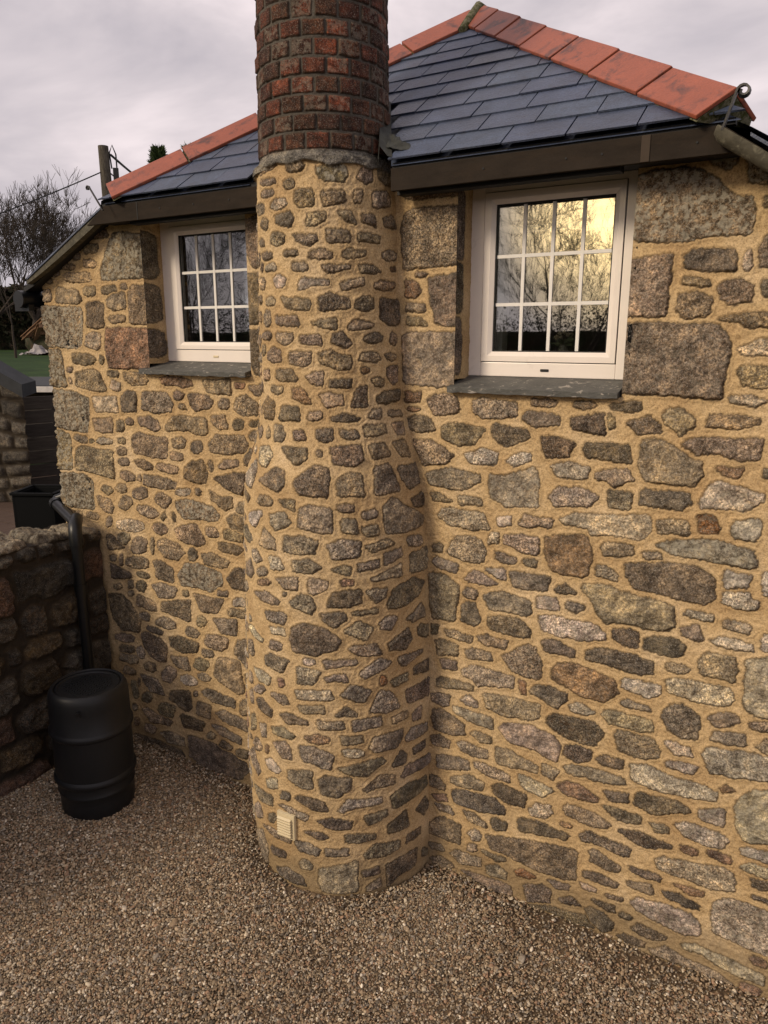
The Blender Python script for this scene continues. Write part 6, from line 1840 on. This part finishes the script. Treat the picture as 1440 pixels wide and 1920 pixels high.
# conifers whose tips show over the hip
def conifer(base, H, W, n, seed, label):
    rg = np.random.default_rng(seed); base = Vector(base)
    t = thing('conifer', base, label, 'tree', 'conifers behind the cottage roof')
    part('trunk', MB().tube([base, base + Vector((.05, 0, H * .6)), base + Vector((0, 0, H * .97))], [.14, .08, .01], 8), M_bark, t, smooth=True)
    q = rg.random(n) ** .75; ang = rg.uniform(0, 6.283, n); br = np.floor(q * 26); rad = W * (1 - q * .93) * np.sqrt(rg.random(n)) * (.65 + .35 * np.sin(br * 2.4 + ang * 3))
    C = np.c_[base.x + np.cos(ang) * rad, base.y + np.sin(ang) * rad, base.z + H * (.08 + .92 * q) + rad * .25]
    dr = np.c_[np.cos(ang) * .8, np.sin(ang) * .8, np.full(n, .75)] + rg.normal(0, .25, (n, 3)); dr /= np.linalg.norm(dr, axis=1)[:, None]
    sd = np.cross(dr, rg.normal(size=(n, 3))); sd /= np.linalg.norm(sd, axis=1)[:, None]; s_ = rg.uniform(.08, .16, (n, 1))
    V = np.stack([C, C + dr * s_ * .5 + sd * s_ * .10, C + dr * s_, C + dr * s_ * .5 - sd * s_ * .10], 1).reshape(-1, 3)
    link('crown', np_mesh('crown', V, np.arange(n * 4).reshape(-1, 4), M_conifer, False), t)
conifer(at_t(-46.5, 14.5) * 1.0, 0, 0, 1, 1, '') if False else None
def con(az, dist, slope, W, n, seed, label):
    p = pol(az, dist, z=0); zt = ZREL + slope * dist; conifer((p.x, p.y, -.05), zt + .05, W, n, seed, label)
con(-46.6, 15.0, .2150, 1.1, 15000, 2, 'bushy conifer tip showing above the left hip tiles')
con(-44.6, 15.5, .2195, .6, 7000, 5, 'thin conifer tip just left of the brick stack')
con(-43.3, 15.2, .2255, .6, 7000, 7, 'small conifer tip nearest the brick stack')
# utility pole and cables
def pole():
    b = pol(-50.1, 14.0, z=0); t = thing('utility_pole', (b.x, b.y, 0), 'weathered wooden utility pole behind the left eaves', 'pole')
    zt = ZREL + .217 * 14.0
    part('post', MB().tube([(b.x, b.y, -.1), (b.x + .01, b.y, 3.5), (b.x - .03, b.y, zt)], [.12, .10, .082], 16), M_pole, t, smooth=True)
    a1 = Vector((math.cos(R(50)), math.sin(R(50)), 0))
    c = Vector((b.x, b.y, zt - .50)) + a1 * .15
    part('junction_box', MB().obox(c, a1 * .045, Vector((-a1.y, a1.x, 0)) * .05, (0, 0, .17)), M_wire, t, bevel=.01)
    lp = [Vector((b.x, b.y, zt - .34)) + a1 * .09, Vector((b.x, b.y, zt - .10)) + a1 * .07, Vector((b.x, b.y, zt + .02)) + a1 * .12, Vector((b.x, b.y, zt - .12)) + a1 * .17, Vector((b.x, b.y, zt - .40)) + a1 * .17, Vector((b.x, b.y, zt - 1.0)) + a1 * .15]
    part('cable_loop', MB().tube(lp, .012, 8), M_wire, t, smooth=True)
    return b, zt, a1
pb, pzt, pa = pole()
def cable(p, q, sag, r_, label):
    p, q = Vector(p), Vector(q); pts = [p.lerp(q, i / 24) - Vector((0, 0, sag * 4 * (i / 24) * (1 - i / 24))) for i in range(25)]
    mb = MB().tube(pts, r_, 6); tag(part('overhead_cable', mb, M_wire, None, smooth=True), label, 'cable')
pr = Vector((pb.x, pb.y, pzt))
cable(pr + pa * .09 - Vector((0, 0, .13)), pol(-44.5, 26, .151), .15, .020, 'thick black cable running down right from the pole top')
cable(pr + pa * .07 - Vector((0, 0, .42)), pol(-45.0, 24, .14), .15, .011, 'thin cable running down right from the middle of the pole')
cable(pr - pa * .07 - Vector((0, 0, .40)), pol(-62.0, 13.2, .098), .04, .011, 'thin cable running left from the pole across the sky')

# ------------------------------------------------------------------ what the windows mirror: garden behind the viewer
sheet('rear_lawn', lambda x, y: .02, -60, 40, -60, -5, 20, 20, M_lawn, kind='structure')
hedge('boundary_hedge', (-30, -11.6, 0), (14, -10.4, 0), 1.6, 3.50, 110000, .028, 16, 'tall dark boundary hedge mirrored in the window panes')
G2 = 'bare trees mirrored in the windows'
bare_tree((-4.75, -8.6, 0), 6.7, 31, 'spreading bare tree mirrored in the right window', .075, 7, .66, .26, G2, twig=.0026, nmax=60000, side_p=.33)
bare_tree((-13.2, -6.4, 0), 6.6, 44, 'leaning bare tree mirrored in the left window', .085, 7, .60, .30, G2, twig=.0026, nmax=60000, side_p=.34)
bare_tree((-11.4, -9.4, 0), 6.4, 47, 'slim bare tree mirrored beside the left window bars', .07, 7, .6, .30, G2, twig=.0026, nmax=60000, side_p=.34)
print('pebbles', NG)
